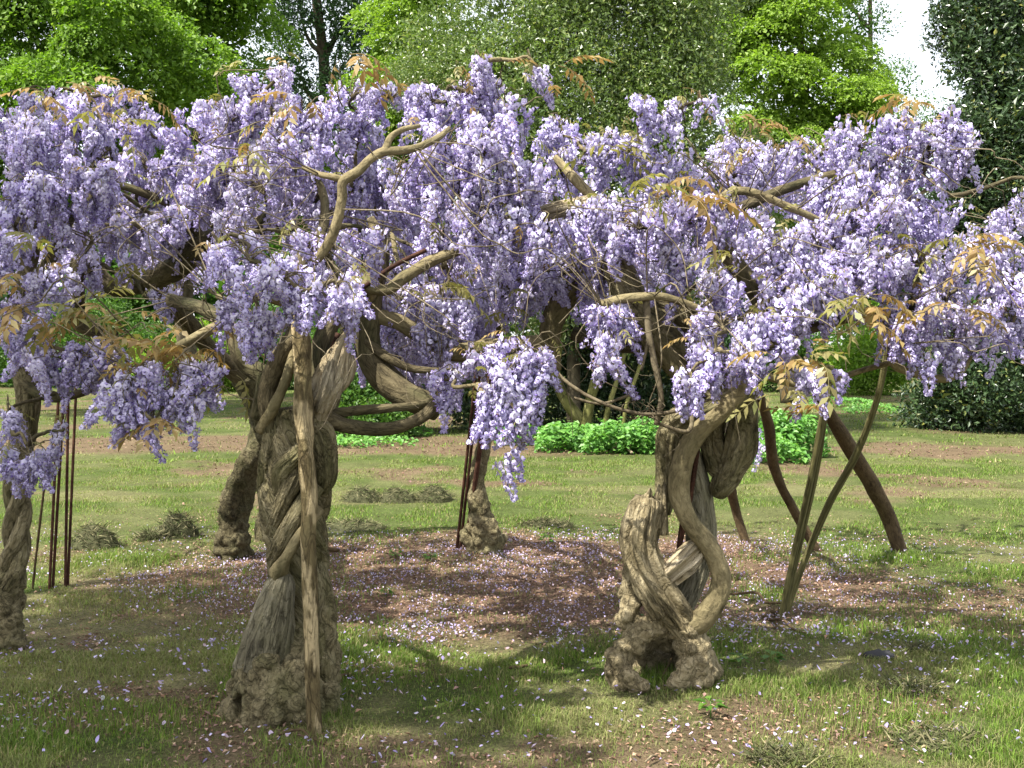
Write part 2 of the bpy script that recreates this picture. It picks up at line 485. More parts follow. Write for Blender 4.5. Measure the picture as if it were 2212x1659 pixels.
L.new(at.outputs['Color'], sc_.inputs[0]); L.new(mu.outputs[0], sc_.inputs['Scale'])
bs = N.new('ShaderNodeBsdfPrincipled'); bs.inputs['Roughness'].default_value = 0.95; bs.inputs['Specular IOR Level'].default_value = 0.05
L.new(sc_.outputs[0], bs.inputs['Base Color'])
bp = N.new('ShaderNodeBump'); bp.inputs['Strength'].default_value = 0.8; bp.inputs['Distance'].default_value = 0.03
L.new(nz.outputs['Fac'], bp.inputs['Height']); L.new(bp.outputs[0], bs.inputs['Normal'])
out = N.new('ShaderNodeOutputMaterial'); L.new(bs.outputs[0], out.inputs[0])
M['ground'] = m
mb = MB(); mb.add((V, Q, np.zeros((0, 3), int)), gc)
tag(link('ground', mb.mesh('ground', M['ground'])), 'mown turf with brown leaf litter under the wisteria', 'ground', kind='structure')

# ------------------------------------------------------------------ grass, litter and fallen petals
M['grass'] = attr_mat('grass_blade', trans=0.3, rough=0.6, spec=0.15, tint=(1.2, 1.25, 0.6), var=0.35)

def sample_area(n, y0, y1, margin=0.4, power=1.0):
    """points on the ground in view, uniform in area between depths y0 and y1"""
    y = np.sqrt(rng.uniform(y0 * y0, y1 * y1, n)) if power == 1.0 else rng.uniform(y0, y1, n)
    hw = y * 0.475 + margin
    return rng.uniform(-1, 1, n) * hw, y

def grass_blades(n, y0, y1, h0, h1, wd, keep_litter=0.25, seg=True):
    x, y = sample_area(n, y0, y1)
    lm, dm = litter_mask(x, y), dry_mask(x, y)
    tuft = n2(x, y, 2.6, 3, 51)
    p = (1 - lm * (1 - keep_litter * 0.4)) * (0.35 + 1.0 * sstep(0.3, 0.6, tuft))
    k = rng.random(n) < p
    x, y, lm, dm, tuft = x[k], y[k], lm[k], dm[k], tuft[k]
    n = len(x)
    h = rng.uniform(h0, h1, n) * (0.55 + 1.0 * sstep(0.35, 0.65, tuft)) * (1 - 0.35 * dm)
    az = rng.uniform(0, 2 * np.pi, n)
    lean = rng.uniform(0.15, 1.0, n) + 0.7 * dm * rng.random(n)
    d = np.stack([np.cos(az), np.sin(az), np.zeros(n)], 1)
    s = np.stack([-np.sin(az), np.cos(az), np.zeros(n)], 1)
    b = np.stack([x, y, gz(x, y) - 0.004], 1)
    up = np.array([0, 0, 1.0])
    w_ = (wd * rng.uniform(0.7, 1.3, n))[:, None]
    hh = h[:, None]
    ln = lean[:, None]
    mid = b + up * hh * 0.55 + d * hh * ln * 0.25
    tip = b + up * hh * (1.0 - 0.25 * ln) + d * hh * ln * 0.9
    fresh = np.array([0.145, 0.235, 0.03]); deep = np.array([0.072, 0.125, 0.024]); straw = np.array([0.27, 0.225, 0.125])
    t = rng.random((n, 1))
    c = deep * (1 - t) + fresh * t
    dd = np.clip(dm[:, None] * 0.75 + (rng.random((n, 1)) < 0.30) * 0.9, 0, 1) * rng.random((n, 1)) ** 0.5
    c = c * (1 - dd) + straw * dd
    if seg:
        V = np.stack([b - s * w_, b + s * w_, mid + s * w_ * 0.75, mid - s * w_ * 0.75, tip], 1).reshape(-1, 3)
        i = np.arange(n)[:, None] * 5
        Q = i + np.array([[0, 1, 2, 3]])
        T = i + np.array([[3, 2, 4]])
        C = np.repeat(c, 5, 0)
    else:
        V = np.stack([b - s * w_, b + s * w_, tip], 1).reshape(-1, 3)
        Q = np.zeros((0, 4), int); T = np.arange(n)[:, None] * 3 + np.array([[0, 1, 2]])
        C = np.repeat(c, 3, 0)
    return (V, Q, T), C

mb = MB()
for a in ((150000, 3.5, 5.6, 0.016, 0.05, 0.0015), (120000, 5.4, 8.2, 0.018, 0.045, 0.0020)):
    g, c = grass_blades(*a)
    mb.add(g, c)
g, c = grass_blades(150000, 8.0, 15.0, 0.014, 0.034, 0.0042, seg=False); mb.add(g, c)
g, c = grass_blades(80000, 14.5, 36.0, 0.02, 0.05, 0.010, seg=False); mb.add(g, c)
tag(link('grass', mb.mesh('grass', M['grass'], smooth=False)), 'short uneven mown grass blades covering the lawn', 'grass', kind='stuff')

def flakes(n, y0, y1, prob, size, lift, palette, curl=0.35, flat=0.35, narrow=1.0):
    x, y = sample_area(n, y0, y1)
    k = rng.random(n) < prob(x, y)
    x, y = x[k], y[k]
    n = len(x)
    az = rng.uniform(0, 2 * np.pi, n)
    d = np.stack([np.cos(az), np.sin(az), rng.normal(0, flat, n)], 1)
    nr = unit(np.stack([rng.normal(0, flat, n), rng.normal(0, flat, n), np.ones(n)], 1))
    L_ = rng.uniform(size[0], size[1], n)
    c = np.stack([x, y, gz(x, y) + rng.uniform(lift[0], lift[1], n)], 1)
    vqt = leaf_quads(c, d, nr, L_, L_ * rng.uniform(0.4, 0.9, n) * narrow, fold=curl * 0.6, droop=curl * rng.uniform(-0.5, 1))
    pal = np.array(palette)
    cc = pal[rng.integers(0, len(pal), n)]
    return vqt, np.repeat(cc, 4, 0)

M['litter'] = attr_mat('dry_leaf', trans=0.1, rough=0.8, spec=0.1, var=0.4)
M['petal'] = attr_mat('fallen_petal', trans=0.25, rough=0.6, spec=0.2, var=0.2)
mb = MB()
brown = [(0.20, 0.12, 0.075), (0.27, 0.17, 0.115), (0.33, 0.22, 0.16), (0.13, 0.075, 0.05), (0.38, 0.28, 0.19), (0.24, 0.15, 0.13)]
f, c = flakes(78000, 3.7, 10.2, lambda x, y: np.clip(litter_mask(x, y) * 0.95 + 0.04, 0, 1), (0.010, 0.034), (0.0, 0.014), brown, narrow=0.7); mb.add(f, c)
f, c = flakes(9000, 10, 20, lambda x, y: litter_mask(x, y), (0.025, 0.055), (0.0, 0.02), [tuple(q * 0.6 for q in b_) for b_ in brown]); mb.add(f, c)
tag(link('leaf_litter', mb.mesh('leaf_litter', M['litter'], smooth=False)), 'brown dry leaf litter scattered under the wisteria', 'leaf litter', kind='stuff')
mb = MB()
lav = [(0.50, 0.45, 0.66), (0.42, 0.36, 0.62), (0.58, 0.54, 0.68), (0.34, 0.28, 0.52), (0.50, 0.41, 0.53), (0.42, 0.32, 0.36)]
def pet_prob(x, y):
    e = 1 - ((x - 0.15) / 3.1) ** 2 - ((y - 7.4) / 2.1) ** 2
    a = sstep(-0.2, 0.8, e + 0.9 * (n2(x, y, 1.6, 2, 61) - 0.5))
    b = 0.19 * sstep(3.7, 4.6, y) * sstep(9.8, 8, y)
    return np.clip(np.maximum(a * 0.8, b) * (0.25 + 1.1 * sstep(0.35, 0.65, n2(x, y, 4.0, 2, 63))), 0, 1)
f, c = flakes(30000, 5.6, 9.9, pet_prob, (0.010, 0.019), (0.010, 0.030), lav, curl=0.5, flat=0.45); mb.add(f, c)
# nearer ones show as whole little blossoms
x, y = sample_area(14000, 3.8, 6.2)
k = rng.random(len(x)) < pet_prob(x, y) * sstep(6.4, 5.6, y)
x, y = x[k], y[k]; n = len(x)
hx = np.linspace(0, 2 * np.pi, 6, endpoint=False)
az = rng.uniform(0, 6.28, (n, 1)) + hx
rr_ = rng.uniform(0.005, 0.011, (n, 1)) * rng.uniform(0.6, 1.2, (n, 6))
tx, ty = rng.normal(0, 0.45, (n, 1)), rng.normal(0, 0.45, (n, 1))
dx, dy = np.cos(az) * rr_, np.sin(az) * rr_ * rng.uniform(0.5, 1, (n, 1))
z0 = (gz(x, y) + rng.uniform(0.012, 0.036, n))[:, None]
ring = np.stack([x[:, None] + dx, y[:, None] + dy, z0 + dx * tx + dy * ty + rng.uniform(0, 0.006, (n, 6))], -1)
V = np.concatenate([np.stack([x, y, z0[:, 0]], -1)[:, None], ring], 1).reshape(-1, 3)
T = np.concatenate([np.arange(n)[:, None] * 7 + np.array([[0, 1 + q, 1 + (q + 1) % 6]]) for q in range(6)], 0)
mb.add((V, np.zeros((0, 4), int), T), np.repeat(np.array(lav)[rng.integers(0, len(lav), n)], 7, 0))
tag(link('fallen_petals', mb.mesh('fallen_petals', M['petal'])), 'pale lilac fallen petals strewn over grass and litter', 'petals', kind='stuff')

# ------------------------------------------------------------------ gnarled trunks
def spec(pts, Y):
    """[(px, py, r_px, dY)] -> positions, radii in metres"""
    p = np.array([P(a, b, Y + d) for a, b, r, d in pts])
    r = np.array([px2m(rr, Y + d) for a, b, rr, d in pts])
    return p, r

def fused(name, tubes, balls, voxel, mat, amp=0.010, freq=22.0, stretch=0.2, twist=0.0, dents=(), axis=(0, 0), lumps=0.0, seed=0, smooth=4, nodules=130):
    mb = MB()
    for k, (p, r) in enumerate(tubes):
        mb.add(tube(p, r, n=max(10, len(p) * 6), sides=18, lump=0.18, seed=seed + k))
    for c, r in balls:
        mb.add(ball(c, r, 14, 10, squash=(1, 1, 0.85)))
    me = mb.mesh(name + '_raw')
    ob = link('raw', me)
    md = ob.modifiers.new('r', 'REMESH'); md.mode = 'VOXEL'; md.voxel_size = voxel
    ms = ob.modifiers.new('s', 'SMOOTH'); ms.factor = 0.5; ms.iterations = smooth
    bpy.context.view_layer.update()
    dg = bpy.context.evaluated_depsgraph_get()
    me2 = bpy.data.meshes.new_from_object(ob.evaluated_get(dg))
    bpy.data.objects.remove(ob); bpy.data.meshes.remove(me)
    me2.name = name
    nv = len(me2.vertices)
    co = np.zeros(nv * 3, np.float32); me2.vertices.foreach_get('co', co); co = co.reshape(-1, 3).astype(float)
    no = np.zeros(nv * 3, np.float32); me2.vertex_normals.foreach_get('vector', no) if hasattr(me2, 'vertex_normals') else me2.vertices.foreach_get('normal', no)
    no = no.reshape(-1, 3).astype(float)
    q = co.copy(); q[:, 0] -= axis[0]; q[:, 1] -= axis[1]
    an = twist * q[:, 2]
    x = q[:, 0] * np.cos(an) - q[:, 1] * np.sin(an); y = q[:, 0] * np.sin(an) + q[:, 1] * np.cos(an)
    s = np.stack([x * freq, y * freq, q[:, 2] * freq * stretch], 1)
    rid = 1 - np.abs(2 * fbm(s, 3, 71 + seed) - 1) * 2.2
    knob = fbm(q * 13.0, 3, 81 + seed) - 0.5
    lump = vnoise(q * 19.0, 91 + seed) - 0.5
    d = amp * (rid - 0.45) + amp * 1.2 * knob
    if lumps:
        low = sstep(0.55, 0.1, co[:, 2])
        g = np.random.default_rng(500 + seed)
        cand = np.where(low > 0.25)[0]
        nod = np.zeros(nv)
        for k in g.choice(cand, min(len(cand), nodules), replace=False):
            r_ = g.uniform(0.022, 0.055) * lumps / 0.045
            dd = ((co - co[k]) ** 2).sum(1) / (r_ * r_)
            nod = np.maximum(nod, np.where(dd < 1, r_ * 0.75 * np.sqrt(np.maximum(1 - dd, 0)), 0))
        d = d * (1 - 0.75 * low) + nod * low ** 0.5 - 0.006 * low
    big = np.stack([x * 9, y * 9, q[:, 2] * 1.6], 1)
    d = d + amp * 1.5 * ((1 - np.abs(2 * vnoise(big, 301 + seed) - 1)) - 0.5) * (1 - (sstep(0.55, 0.1, co[:, 2]) if lumps else 0))
    co = co + no * d[:, None]
    for c, rad, dep, dirn in dents:
        c = np.asarray(c)
        w_ = sstep(1.0, 0.35, np.linalg.norm((co - c) / np.asarray(rad), axis=1))
        co = co + w_[:, None] * np.asarray(dirn) * dep
    me2.vertices.foreach_set('co', co.astype(np.float32).ravel())
    me2.materials.clear(); me2.materials.append(mat)
    me2.polygons.foreach_set('use_smooth', np.full(len(me2.polygons), True))
    me2.update()
    return me2

def place(me, name, root, mat=None):
    """mesh in world coordinates -> part of root"""
    o = link(name, me, root)
    org = np.array(root.location)
    me.transform(Matrix.Translation(Vector(-org)))
    return o

trees = {}
skel = {k: [] for k in range(1, 7)}      # points on the main limbs of each tree, for branches to start from

def wis(idx, px, py, label):
    g = G(px, py)
    trees[idx] = empty('wisteria_tree', (g[0], g[1], 0), label, 'wisteria', 'old wisterias on the lawn')
    return g[1]

def limb(idx, pts, Y, mat='vine', name='branch', sides=14, sk=True, seed=None, flute=0.10, knots=0.28, twist=0.0, n=None, flat=1.0, fk=2.2):
    p, r = spec(pts, Y)
    mb = MB(); mb.add(tube(p, r, n=n or len(p) * 7, sides=sides, flute=flute, knots=knots, twist=twist, flat=flat, fk=fk, seed=(seed or len(skel[idx])) % 13))
    o = place(mb.mesh(name, M[mat]), name, trees[idx])
    if sk: skel[idx].extend([(q, rr) for q, rr in zip(catmull(p, len(p) * 4), np.interp(np.linspace(0, 1, len(p) * 4), np.linspace(0, 1, len(r)), r))])
    return o

def scatter_balls(path, rads, n, rr, seed):
    g = np.random.default_rng(seed)
    c = catmull(path, 40); r = np.interp(np.linspace(0, 1, 40), np.linspace(0, 1, len(rads)), rads)
    out = []
    for k in range(n):
        i = g.integers(0, 40)
        d = unit(g.normal(size=3)); d[2] *= 0.5; d = unit(d)
        out.append((c[i] + d * r[i] * 0.85, g.uniform(*rr)))
    return out

# --- left front wisteria, with the timber post standing against it
Y1 = wis(1, 600, 1535, 'stout wisteria with a wide lumpy foot and broken stub, behind a timber post')
t1 = [spec([(590, 1575, 98, 0), (598, 1520, 100, 0), (610, 1450, 90, 0.02), (628, 1390, 74, 0.05), (640, 1330, 50, 0.08)], Y1),
      spec([(545, 1470, 46, 0), (512, 1530, 32, -0.05), (488, 1580, 22, -0.08)], Y1),
      spec([(560, 1560, 50, -0.12), (590, 1500, 50, -0.14), (600, 1440, 40, -0.10)], Y1),
      spec([(640, 1560, 46, -0.12), (640, 1500, 44, -0.14), (640, 1440, 30, -0.10)], Y1),
      spec([(696, 1570, 26, 0), (702, 1480, 30, 0.02), (704, 1400, 24, 0.02), (700, 1330, 18, 0.02)], Y1)]
b1 = scatter_balls(spec([(575, 1540, 90, 0), (600, 1480, 95, 0), (615, 1420, 90, 0)], Y1)[0], spec([(575, 1540, 95, 0), (600, 1480, 98, 0), (615, 1420, 90, 0)], Y1)[1], 40, (0.022, 0.045), 3)
d1 = [(P(520, 1520, Y1 - 0.12), (0.03, 0.12, 0.07), 0.10, (0.2, 1, 0))]
ax1 = P(635, 1200, Y1)
place(fused('trunk', t1, b1, 0.008, M['burl'], amp=0.012, freq=20, stretch=0.6, twist=1.0, dents=d1, axis=(ax1[0], ax1[1]), lumps=0.040, seed=1, smooth=2, nodules=260), 'trunk', trees[1])
def flutes(idx, pts, Y, mat, name='stem', flute=0.34, fk=2.6, twist=0.0, seed=0, flat=1.0, knots=0.3, n=110, sides=64):
    return limb(idx, pts, Y, mat, name, flute=flute, fk=fk, twist=twist, seed=seed, flat=flat, knots=knots, n=n, sides=sides, sk=False)
# twisted body, weathered slab, side strands
flutes(1, [(645, 1450, 52, 0.05), (650, 1360, 56, 0.06), (642, 1260, 56, 0.05), (638, 1180, 60, 0.03), (640, 1100, 68, 0.02), (643, 1020, 70, 0.02), (650, 940, 62, 0.02), (655, 885, 44, 0.02)], Y1, 'bark', flute=0.30, fk=1.9, twist=5.5, seed=2)
flutes(1, [(566, 1450, 52, -0.06), (582, 1380, 50, -0.10), (598, 1310, 40, -0.13), (610, 1262, 30, -0.14), (616, 1240, 16, -0.14)], Y1, 'bark_grey', 'dead_slab', flute=0.32, fk=3.0, seed=4, flat=0.8)
flutes(1, [(706, 1480, 20, 0.0), (704, 1380, 24, -0.02), (703, 1290, 18, 0.0), (690, 1220, 15, 0.03), (694, 1160, 14, 0.05), (680, 1090, 14, 0.0)], Y1, 'bark', flute=0.25, seed=6)
flutes(1, [(664, 905, 20, -0.06), (690, 935, 30, -0.05), (702, 985, 27, -0.06), (706, 1030, 22, -0.06), (694, 1062, 14, -0.04)], Y1, 'bark', flute=0.3, fk=2.2, seed=7)
flutes(1, [(573, 1120, 12, 0.04), (576, 1060, 20, 0.0), (584, 990, 24, -0.03), (594, 930, 22, -0.04), (588, 890, 16, -0.03)], Y1, 'bark', flute=0.25, twist=2, seed=8)
flutes(1, [(590, 1210, 16, -0.04), (614, 1165, 20, -0.14), (648, 1105, 22, -0.16), (680, 1050, 20, -0.10)], Y1, 'bark', flute=0.2, seed=9)
flutes(1, [(586, 1150, 14, -0.04), (606, 1100, 18, -0.13), (634, 1040, 20, -0.16), (664, 985, 18, -0.12)], Y1, 'bark', flute=0.2, seed=10)
flutes(1, [(606, 1060, 16, -0.11), (612, 1015, 22, -0.15), (640, 985, 20, -0.16), (660, 960, 14, -0.12)], Y1, 'bark', flute=0.35, seed=11)
skel[1].append((P(655, 880, Y1), 0.07))
limb(1, [(590, 960, 17, -0.02), (580, 900, 18, -0.06), (578, 838, 20, -0.06), (604, 774, 21, -0.08), (637, 722, 20, -0.05), (634, 670, 19, 0), (640, 600, 16, 0.1), (660, 540, 14, 0.25)], Y1, 'vine_dark', 'stem')
limb(1, [(562, 930, 12, -0.04), (593, 876, 12, -0.12), (616, 824, 11, -0.14), (628, 785, 10, -0.12), (640, 735, 8, -0.06)], Y1, 'vine', 'stem')
limb(1, [(600, 1240, 22, -0.13), (618, 1205, 13, -0.2), (650, 1155, 12, -0.2), (690, 1100, 11, -0.1)], Y1, 'vine', 'stem')
limb(1, [(660, 900, 26, 0.05), (690, 850, 24, 0.08), (690, 770, 22, 0.12), (720, 690, 20, 0.18), (790, 640, 18, 0.25)], Y1, 'vine_dark', 'stem')
limb(1, [(555, 905, 16, 0.02), (575, 821, 22, 0.05), (540, 794, 20, 0.1), (514, 759, 18, 0.1), (496, 706, 15, 0.15), (440, 668, 15, 0.3), (370, 648, 14, 0.5)], Y1, 'vine_dark')
# broken pale stub
flutes(1, [(668, 905, 30, -0.03), (692, 855, 33, -0.06), (718, 805, 30, -0.07), (735, 758, 20, -0.07), (748, 724, 9, -0.06), (757, 706, 3, -0.06)], Y1, 'deadwood', 'dead_stub', flute=0.55, fk=2.8, twist=1.5, seed=3)
flutes(1, [(706, 850, 16, -0.05), (738, 822, 19, -0.04), (752, 785, 16, -0.04), (757, 766, 7, -0.04)], Y1, 'deadwood', 'dead_stub', flute=0.5, fk=2.4, seed=5)
flutes(1, [(684, 885, 15, -0.10), (702, 832, 15, -0.13), (713, 792, 10, -0.12), (717, 768, 4, -0.11)], Y1, 'deadwood', 'dead_stub', flute=0.5, fk=2.4, seed=1)
limb(1, [(700, 900, 22, 0.0), (735, 916, 16, 0.02), (790, 926, 15, 0.04), (850, 924, 14, 0.05), (905, 905, 13, 0.06), (935, 880, 12, 0.08), (960, 835, 10, 0.12)], Y1, 'vine_dark')
limb(1, [(700, 895, 16, 0.02), (745, 890, 11, 0.06), (830, 882, 10, 0.1), (900, 876, 9, 0.16), (980, 850, 7, 0.22)], Y1, 'vine_dark')
limb(1, [(815, 500, 18, 0.3), (822, 560, 20, 0.32), (803, 630, 26, 0.34), (792, 740, 30, 0.34), (815, 800, 32, 0.32), (865, 845, 32, 0.28), (915, 870, 31, 0.24), (945, 884, 28, 0.22)], Y1, 'vine_dark')
limb(1, [(800, 680, 16, 0.34), (860, 694, 18, 0.36), (915, 730, 18, 0.4), (980, 760, 20, 0.46), (1050, 752, 22, 0.5), (1110, 746, 19, 0.52), (1170, 738, 14, 0.55)], Y1, 'vine')
limb(1, [(760, 608, 11, 0.2), (800, 622, 12, 0.18), (840, 626, 12, 0.18), (872, 600, 13, 0.2), (930, 565, 12, 0.22), (1000, 536, 11, 0.28), (1060, 500, 8, 0.34)], Y1, 'vine')
limb(1, [(790, 640, 22, 0.3), (810, 590, 15, 0.22), (820, 545, 14, 0.2), (812, 500, 12, 0.2), (800, 470, 8, 0.2)], Y1, 'vine')
limb(1, [(640, 640, 9, -0.05), (668, 580, 10, -0.22), (700, 542, 11, -0.28), (728, 480, 11, -0.3), (738, 430, 10.5, -0.3), (742, 392, 12, -0.3), (775, 370, 10.5, -0.28), (800, 345, 9.5, -0.26), (830, 328, 10, -0.24), (870, 325, 8.5, -0.2), (905, 318, 8, -0.16), (945, 298, 7, -0.1), (970, 278, 5, 0)], Y1, 'vine')
limb(1, [(745, 388, 8, -0.3), (715, 382, 7, -0.28), (690, 376, 6, -0.26), (655, 362, 5, -0.2)], Y1, 'vine')
limb(1, [(830, 330, 9, -0.24), (843, 298, 7, -0.22), (870, 280, 6, -0.18), (905, 272, 5, -0.1)], Y1, 'vine')
limb(1, [(790, 740, 12, 0.3), (850, 780, 9, 0.26), (900, 798, 8, 0.26), (980, 800, 6, 0.3)], Y1, 'vine_dark')
limb(1, [(640, 660, 12, 0.0), (560, 640, 10, -0.15), (520, 660, 8, -0.2), (470, 640, 6, -0.1)], Y1, 'vine')
limb(1, [(480, 700, 12, 0.1), (400, 740, 10, 0.0), (340, 770, 8, -0.05), (290, 800, 6, -0.05)], Y1, 'vine')
limb(1, [(660, 560, 12, 0.25), (700, 480, 10, 0.4), (690, 400, 9, 0.5), (620, 330, 8, 0.6), (590, 240, 6, 0.7)], Y1, 'vine_dark')

# --- right front wisteria, looped stems
Y2 = wis(2, 1440, 1478, 'open looping wisteria trunk with a round hollow between its two roots')
t2 = [spec([(1345, 1492, 24, -0.03), (1326, 1445, 26, -0.04), (1352, 1400, 25, -0.03), (1395, 1360, 26, -0.02), (1440, 1335, 28, 0)], Y2),
      spec([(1398, 1488, 20, -0.12), (1362, 1472, 25, -0.10), (1332, 1440, 24, -0.05)], Y2),
      spec([(1502, 1492, 36, -0.04), (1508, 1440, 38, -0.04), (1498, 1390, 34, -0.02), (1470, 1345, 34, 0), (1440, 1325, 26, 0)], Y2),
      spec([(1460, 1488, 16, -0.12), (1475, 1460, 20, -0.10), (1490, 1430, 20, -0.08)], Y2),
      spec([(1538, 1482, 18, 0), (1536, 1440, 22, 0), (1522, 1400, 18, 0)], Y2),
      spec([(1372, 1350, 20, 0.04), (1352, 1335, 20, 0.03), (1366, 1298, 22, 0.06), (1360, 1255, 16, 0.09), (1372, 1205, 14, 0.10)], Y2),
      spec([(1345, 1462, 28, 0.14), (1400, 1436, 32, 0.26), (1450, 1436, 34, 0.26), (1510, 1455, 28, 0.14)], Y2),
      spec([(1370, 1395, 24, 0.16), (1410, 1375, 30, 0.22), (1450, 1370, 32, 0.2), (1490, 1390, 28, 0.14)], Y2)]
b2 = scatter_balls(t2[0][0][:4], t2[0][1][:4], 12, (0.014, 0.028), 7) + scatter_balls(t2[2][0][:3], t2[2][1][:3], 16, (0.014, 0.034), 8) + scatter_balls(t2[5][0][:4], t2[5][1][:4], 12, (0.016, 0.03), 9)
ax2 = P(1400, 1200, Y2)
place(fused('trunk', t2, b2, 0.0075, M['burl_pale'], amp=0.010, freq=24, stretch=0.7, twist=0.8, axis=(ax2[0], ax2[1]), lumps=0.030, seed=11, smooth=2, nodules=220), 'trunk', trees[2])
flutes(2, [(1500, 1392, 18, -0.02), (1472, 1348, 28, -0.03), (1440, 1298, 33, -0.04), (1402, 1235, 36, -0.03), (1386, 1175, 38, -0.02), (1394, 1120, 37, -0.01), (1402, 1092, 34, 0.0), (1406, 1076, 28, 0.0)], Y2, 'bark_pale', flute=0.55, fk=2.6, twist=0.6, seed=3)
for (a, b, r_, l_) in [(1384, 1092, 9, 22), (1400, 1080, 11, 26), (1420, 1080, 10, 34), (1432, 1095, 9, 50)]:
    flutes(2, [(a, b + 60, r_ * 1.2, -0.02), (a, b, r_, -0.02), (a + 3, b - l_ * 0.5, r_ * 0.7, -0.02), (a + 4, b - l_, 2, -0.02)], Y2, 'bark_pale', 'splinter', flute=0.5, seed=int(a) % 7, n=24, sides=20)
flutes(2, [(1428, 1330, 18, -0.06), (1398, 1280, 22, -0.06), (1374, 1220, 20, -0.04), (1364, 1170, 16, -0.03), (1380, 1110, 12, -0.03)], Y2, 'bark_pale', flute=0.42, fk=2.4, twist=0.6, seed=5)
flutes(2, [(1465, 1330, 26, 0.08), (1490, 1270, 26, 0.12), (1510, 1200, 28, 0.16), (1514, 1140, 30, 0.16), (1506, 1060, 30, 0.15), (1484, 980, 28, 0.14)], Y2, 'bark_grey', flute=0.2, fk=2.0, seed=6)
flutes(2, [(1432, 1110, 16, 0.03), (1440, 1060, 22, 0.05), (1444, 1000, 25, 0.04), (1450, 945, 29, 0.02), (1476, 905, 30, 0.0), (1528, 886, 29, 0.0), (1578, 858, 30, 0.02), (1594, 825, 28, 0.05)], Y2, 'bark', flute=0.40, fk=2.2, twist=1.0, seed=7)
flutes(2, [(1604, 830, 26, 0.10), (1606, 910, 29, 0.10), (1594, 975, 34, 0.10), (1570, 1028, 30, 0.10), (1550, 1062, 18, 0.10), (1543, 1072, 8, 0.1)], Y2, 'bark', flute=0.40, fk=2.4, seed=8)
flutes(2, [(1545, 890, 22, 0.13), (1538, 950, 25, 0.15), (1552, 1005, 26, 0.13), (1570, 1030, 16, 0.11)], Y2, 'bark', flute=0.4, fk=2.4, seed=9)
flutes(2, [(1420, 1258, 14, -0.02), (1445, 1240, 24, -0.05), (1478, 1212, 27, -0.05), (1506, 1186, 20, -0.02), (1514, 1178, 9, 0)], Y2, 'deadwood', 'dead_log', flute=0.6, fk=2.8, seed=10)
limb(2, [(1455, 1352, 28, 0.0), (1505, 1345, 26, -0.04), (1545, 1300, 23, -0.06), (1558, 1250, 21, -0.06), (1535, 1185, 21, -0.07), (1490, 1125, 21, -0.08), (1468, 1060, 22, -0.08), (1478, 985, 23, -0.08), (1510, 930, 22, -0.06), (1562, 882, 23, -0.03), (1592, 845, 26, 0.0), (1600, 800, 26, 0.05)], Y2, 'vine', 'stem', sides=14)
limb(2, [(1590, 870, 30, 0.06), (1540, 850, 34, 0.06), (1490, 800, 34, 0.05), (1430, 730, 34, 0.04), (1375, 670, 33, 0.03), (1345, 610, 30, 0.02), (1332, 565, 26, 0.02)], Y2, 'bark', 'stem', sides=48, n=90, flute=0.4, fk=2.4)
limb(2, [(1500, 850, 20, -0.03), (1465, 800, 19, -0.03), (1435, 750, 18, -0.02), (1415, 700, 14, 0)], Y2, 'vine', 'stem')
limb(2, [(1560, 860, 30, 0.16), (1540, 780, 30, 0.16), (1505, 710, 26, 0.16), (1455, 670, 22, 0.16), (1400, 650, 18, 0.16)], Y2, 'bark', 'stem', sides=48, n=80, flute=0.45, fk=2.4)
limb(2, [(1600, 830, 22, 0.1), (1625, 760, 18, 0.1), (1650, 690, 16, 0.08), (1625, 620, 18, 0.05), (1590, 575, 19, 0.03), (1560, 540, 18, 0), (1540, 500, 14, 0)], Y2, 'vine')
limb(2, [(1190, 800, 22, 0.45), (1188, 740, 24, 0.45), (1200, 680, 25, 0.42), (1240, 620, 26, 0.36), (1290, 588, 24, 0.28), (1335, 560, 20, 0.15)], Y2, 'vine')
limb(2, [(1240, 720, 16, 0.5), (1300, 738, 20, 0.44), (1370, 744, 20, 0.36), (1430, 732, 18, 0.2), (1470, 740, 14, 0.1)], Y2, 'vine_dark')
limb(2, [(1165, 462, 17, 0.1), (1215, 450, 19, 0.08), (1270, 442, 19, 0.06), (1310, 440, 14, 0.06)], Y2, 'deadwood')
limb(2, [(1335, 560, 18, 0.05), (1320, 500, 16, 0.06), (1290, 440, 13, 0.08), (1235, 380, 10, 0.12), (1200, 340, 7, 0.2)], Y2, 'vine')
limb(2, [(1300, 658, 9, -0.3), (1350, 645, 10, -0.32), (1420, 640, 9, -0.32), (1480, 655, 8, -0.3), (1560, 690, 6, -0.25)], Y2, 'vine')
limb(2, [(1600, 700, 14, 0.02), (1640, 664, 12, -0.04), (1690, 622, 11, -0.08), (1730, 605, 11, -0.1), (1795, 606, 9, -0.1), (1860, 590, 7, -0.05)], Y2, 'vine')
limb(2, [(1540, 500, 12, 0.05), (1560, 430, 10, 0.0), (1600, 412, 9, -0.05), (1650, 424, 9, -0.06), (1710, 450, 8, -0.05), (1780, 480, 6, 0)], Y2, 'vine')
limb(2, [(1540, 500, 14, 0.1), (1620, 440, 12, 0.2), (1720, 400, 10, 0.2), (1820, 370, 9, 0.15), (1930, 330, 7, 0.1)], Y2, 'vine_dark')
limb(2, [(1625, 760, 14, 0.0), (1720, 720, 12, -0.05), (1820, 690, 11, -0.1), (1920, 670, 9, -0.1), (2040, 660, 7, 0)], Y2, 'vine_dark')
limb(2, [(1905, 690, 9, -0.1), (1925, 740, 10, -0.1), (1932, 785, 10, -0.1), (1975, 806, 10, -0.08), (2040, 818, 9, -0.05), (2075, 800, 9, -0.02), (2095, 770, 7, 0)], Y2, 'vine')
limb(2, [(1620, 800, 10, 0.0), (1720, 830, 7, 0.0), (1800, 820, 7, 0.0), (1880, 795, 6, 0.0), (1990, 770, 5, 0.0)], Y2, 'vine')
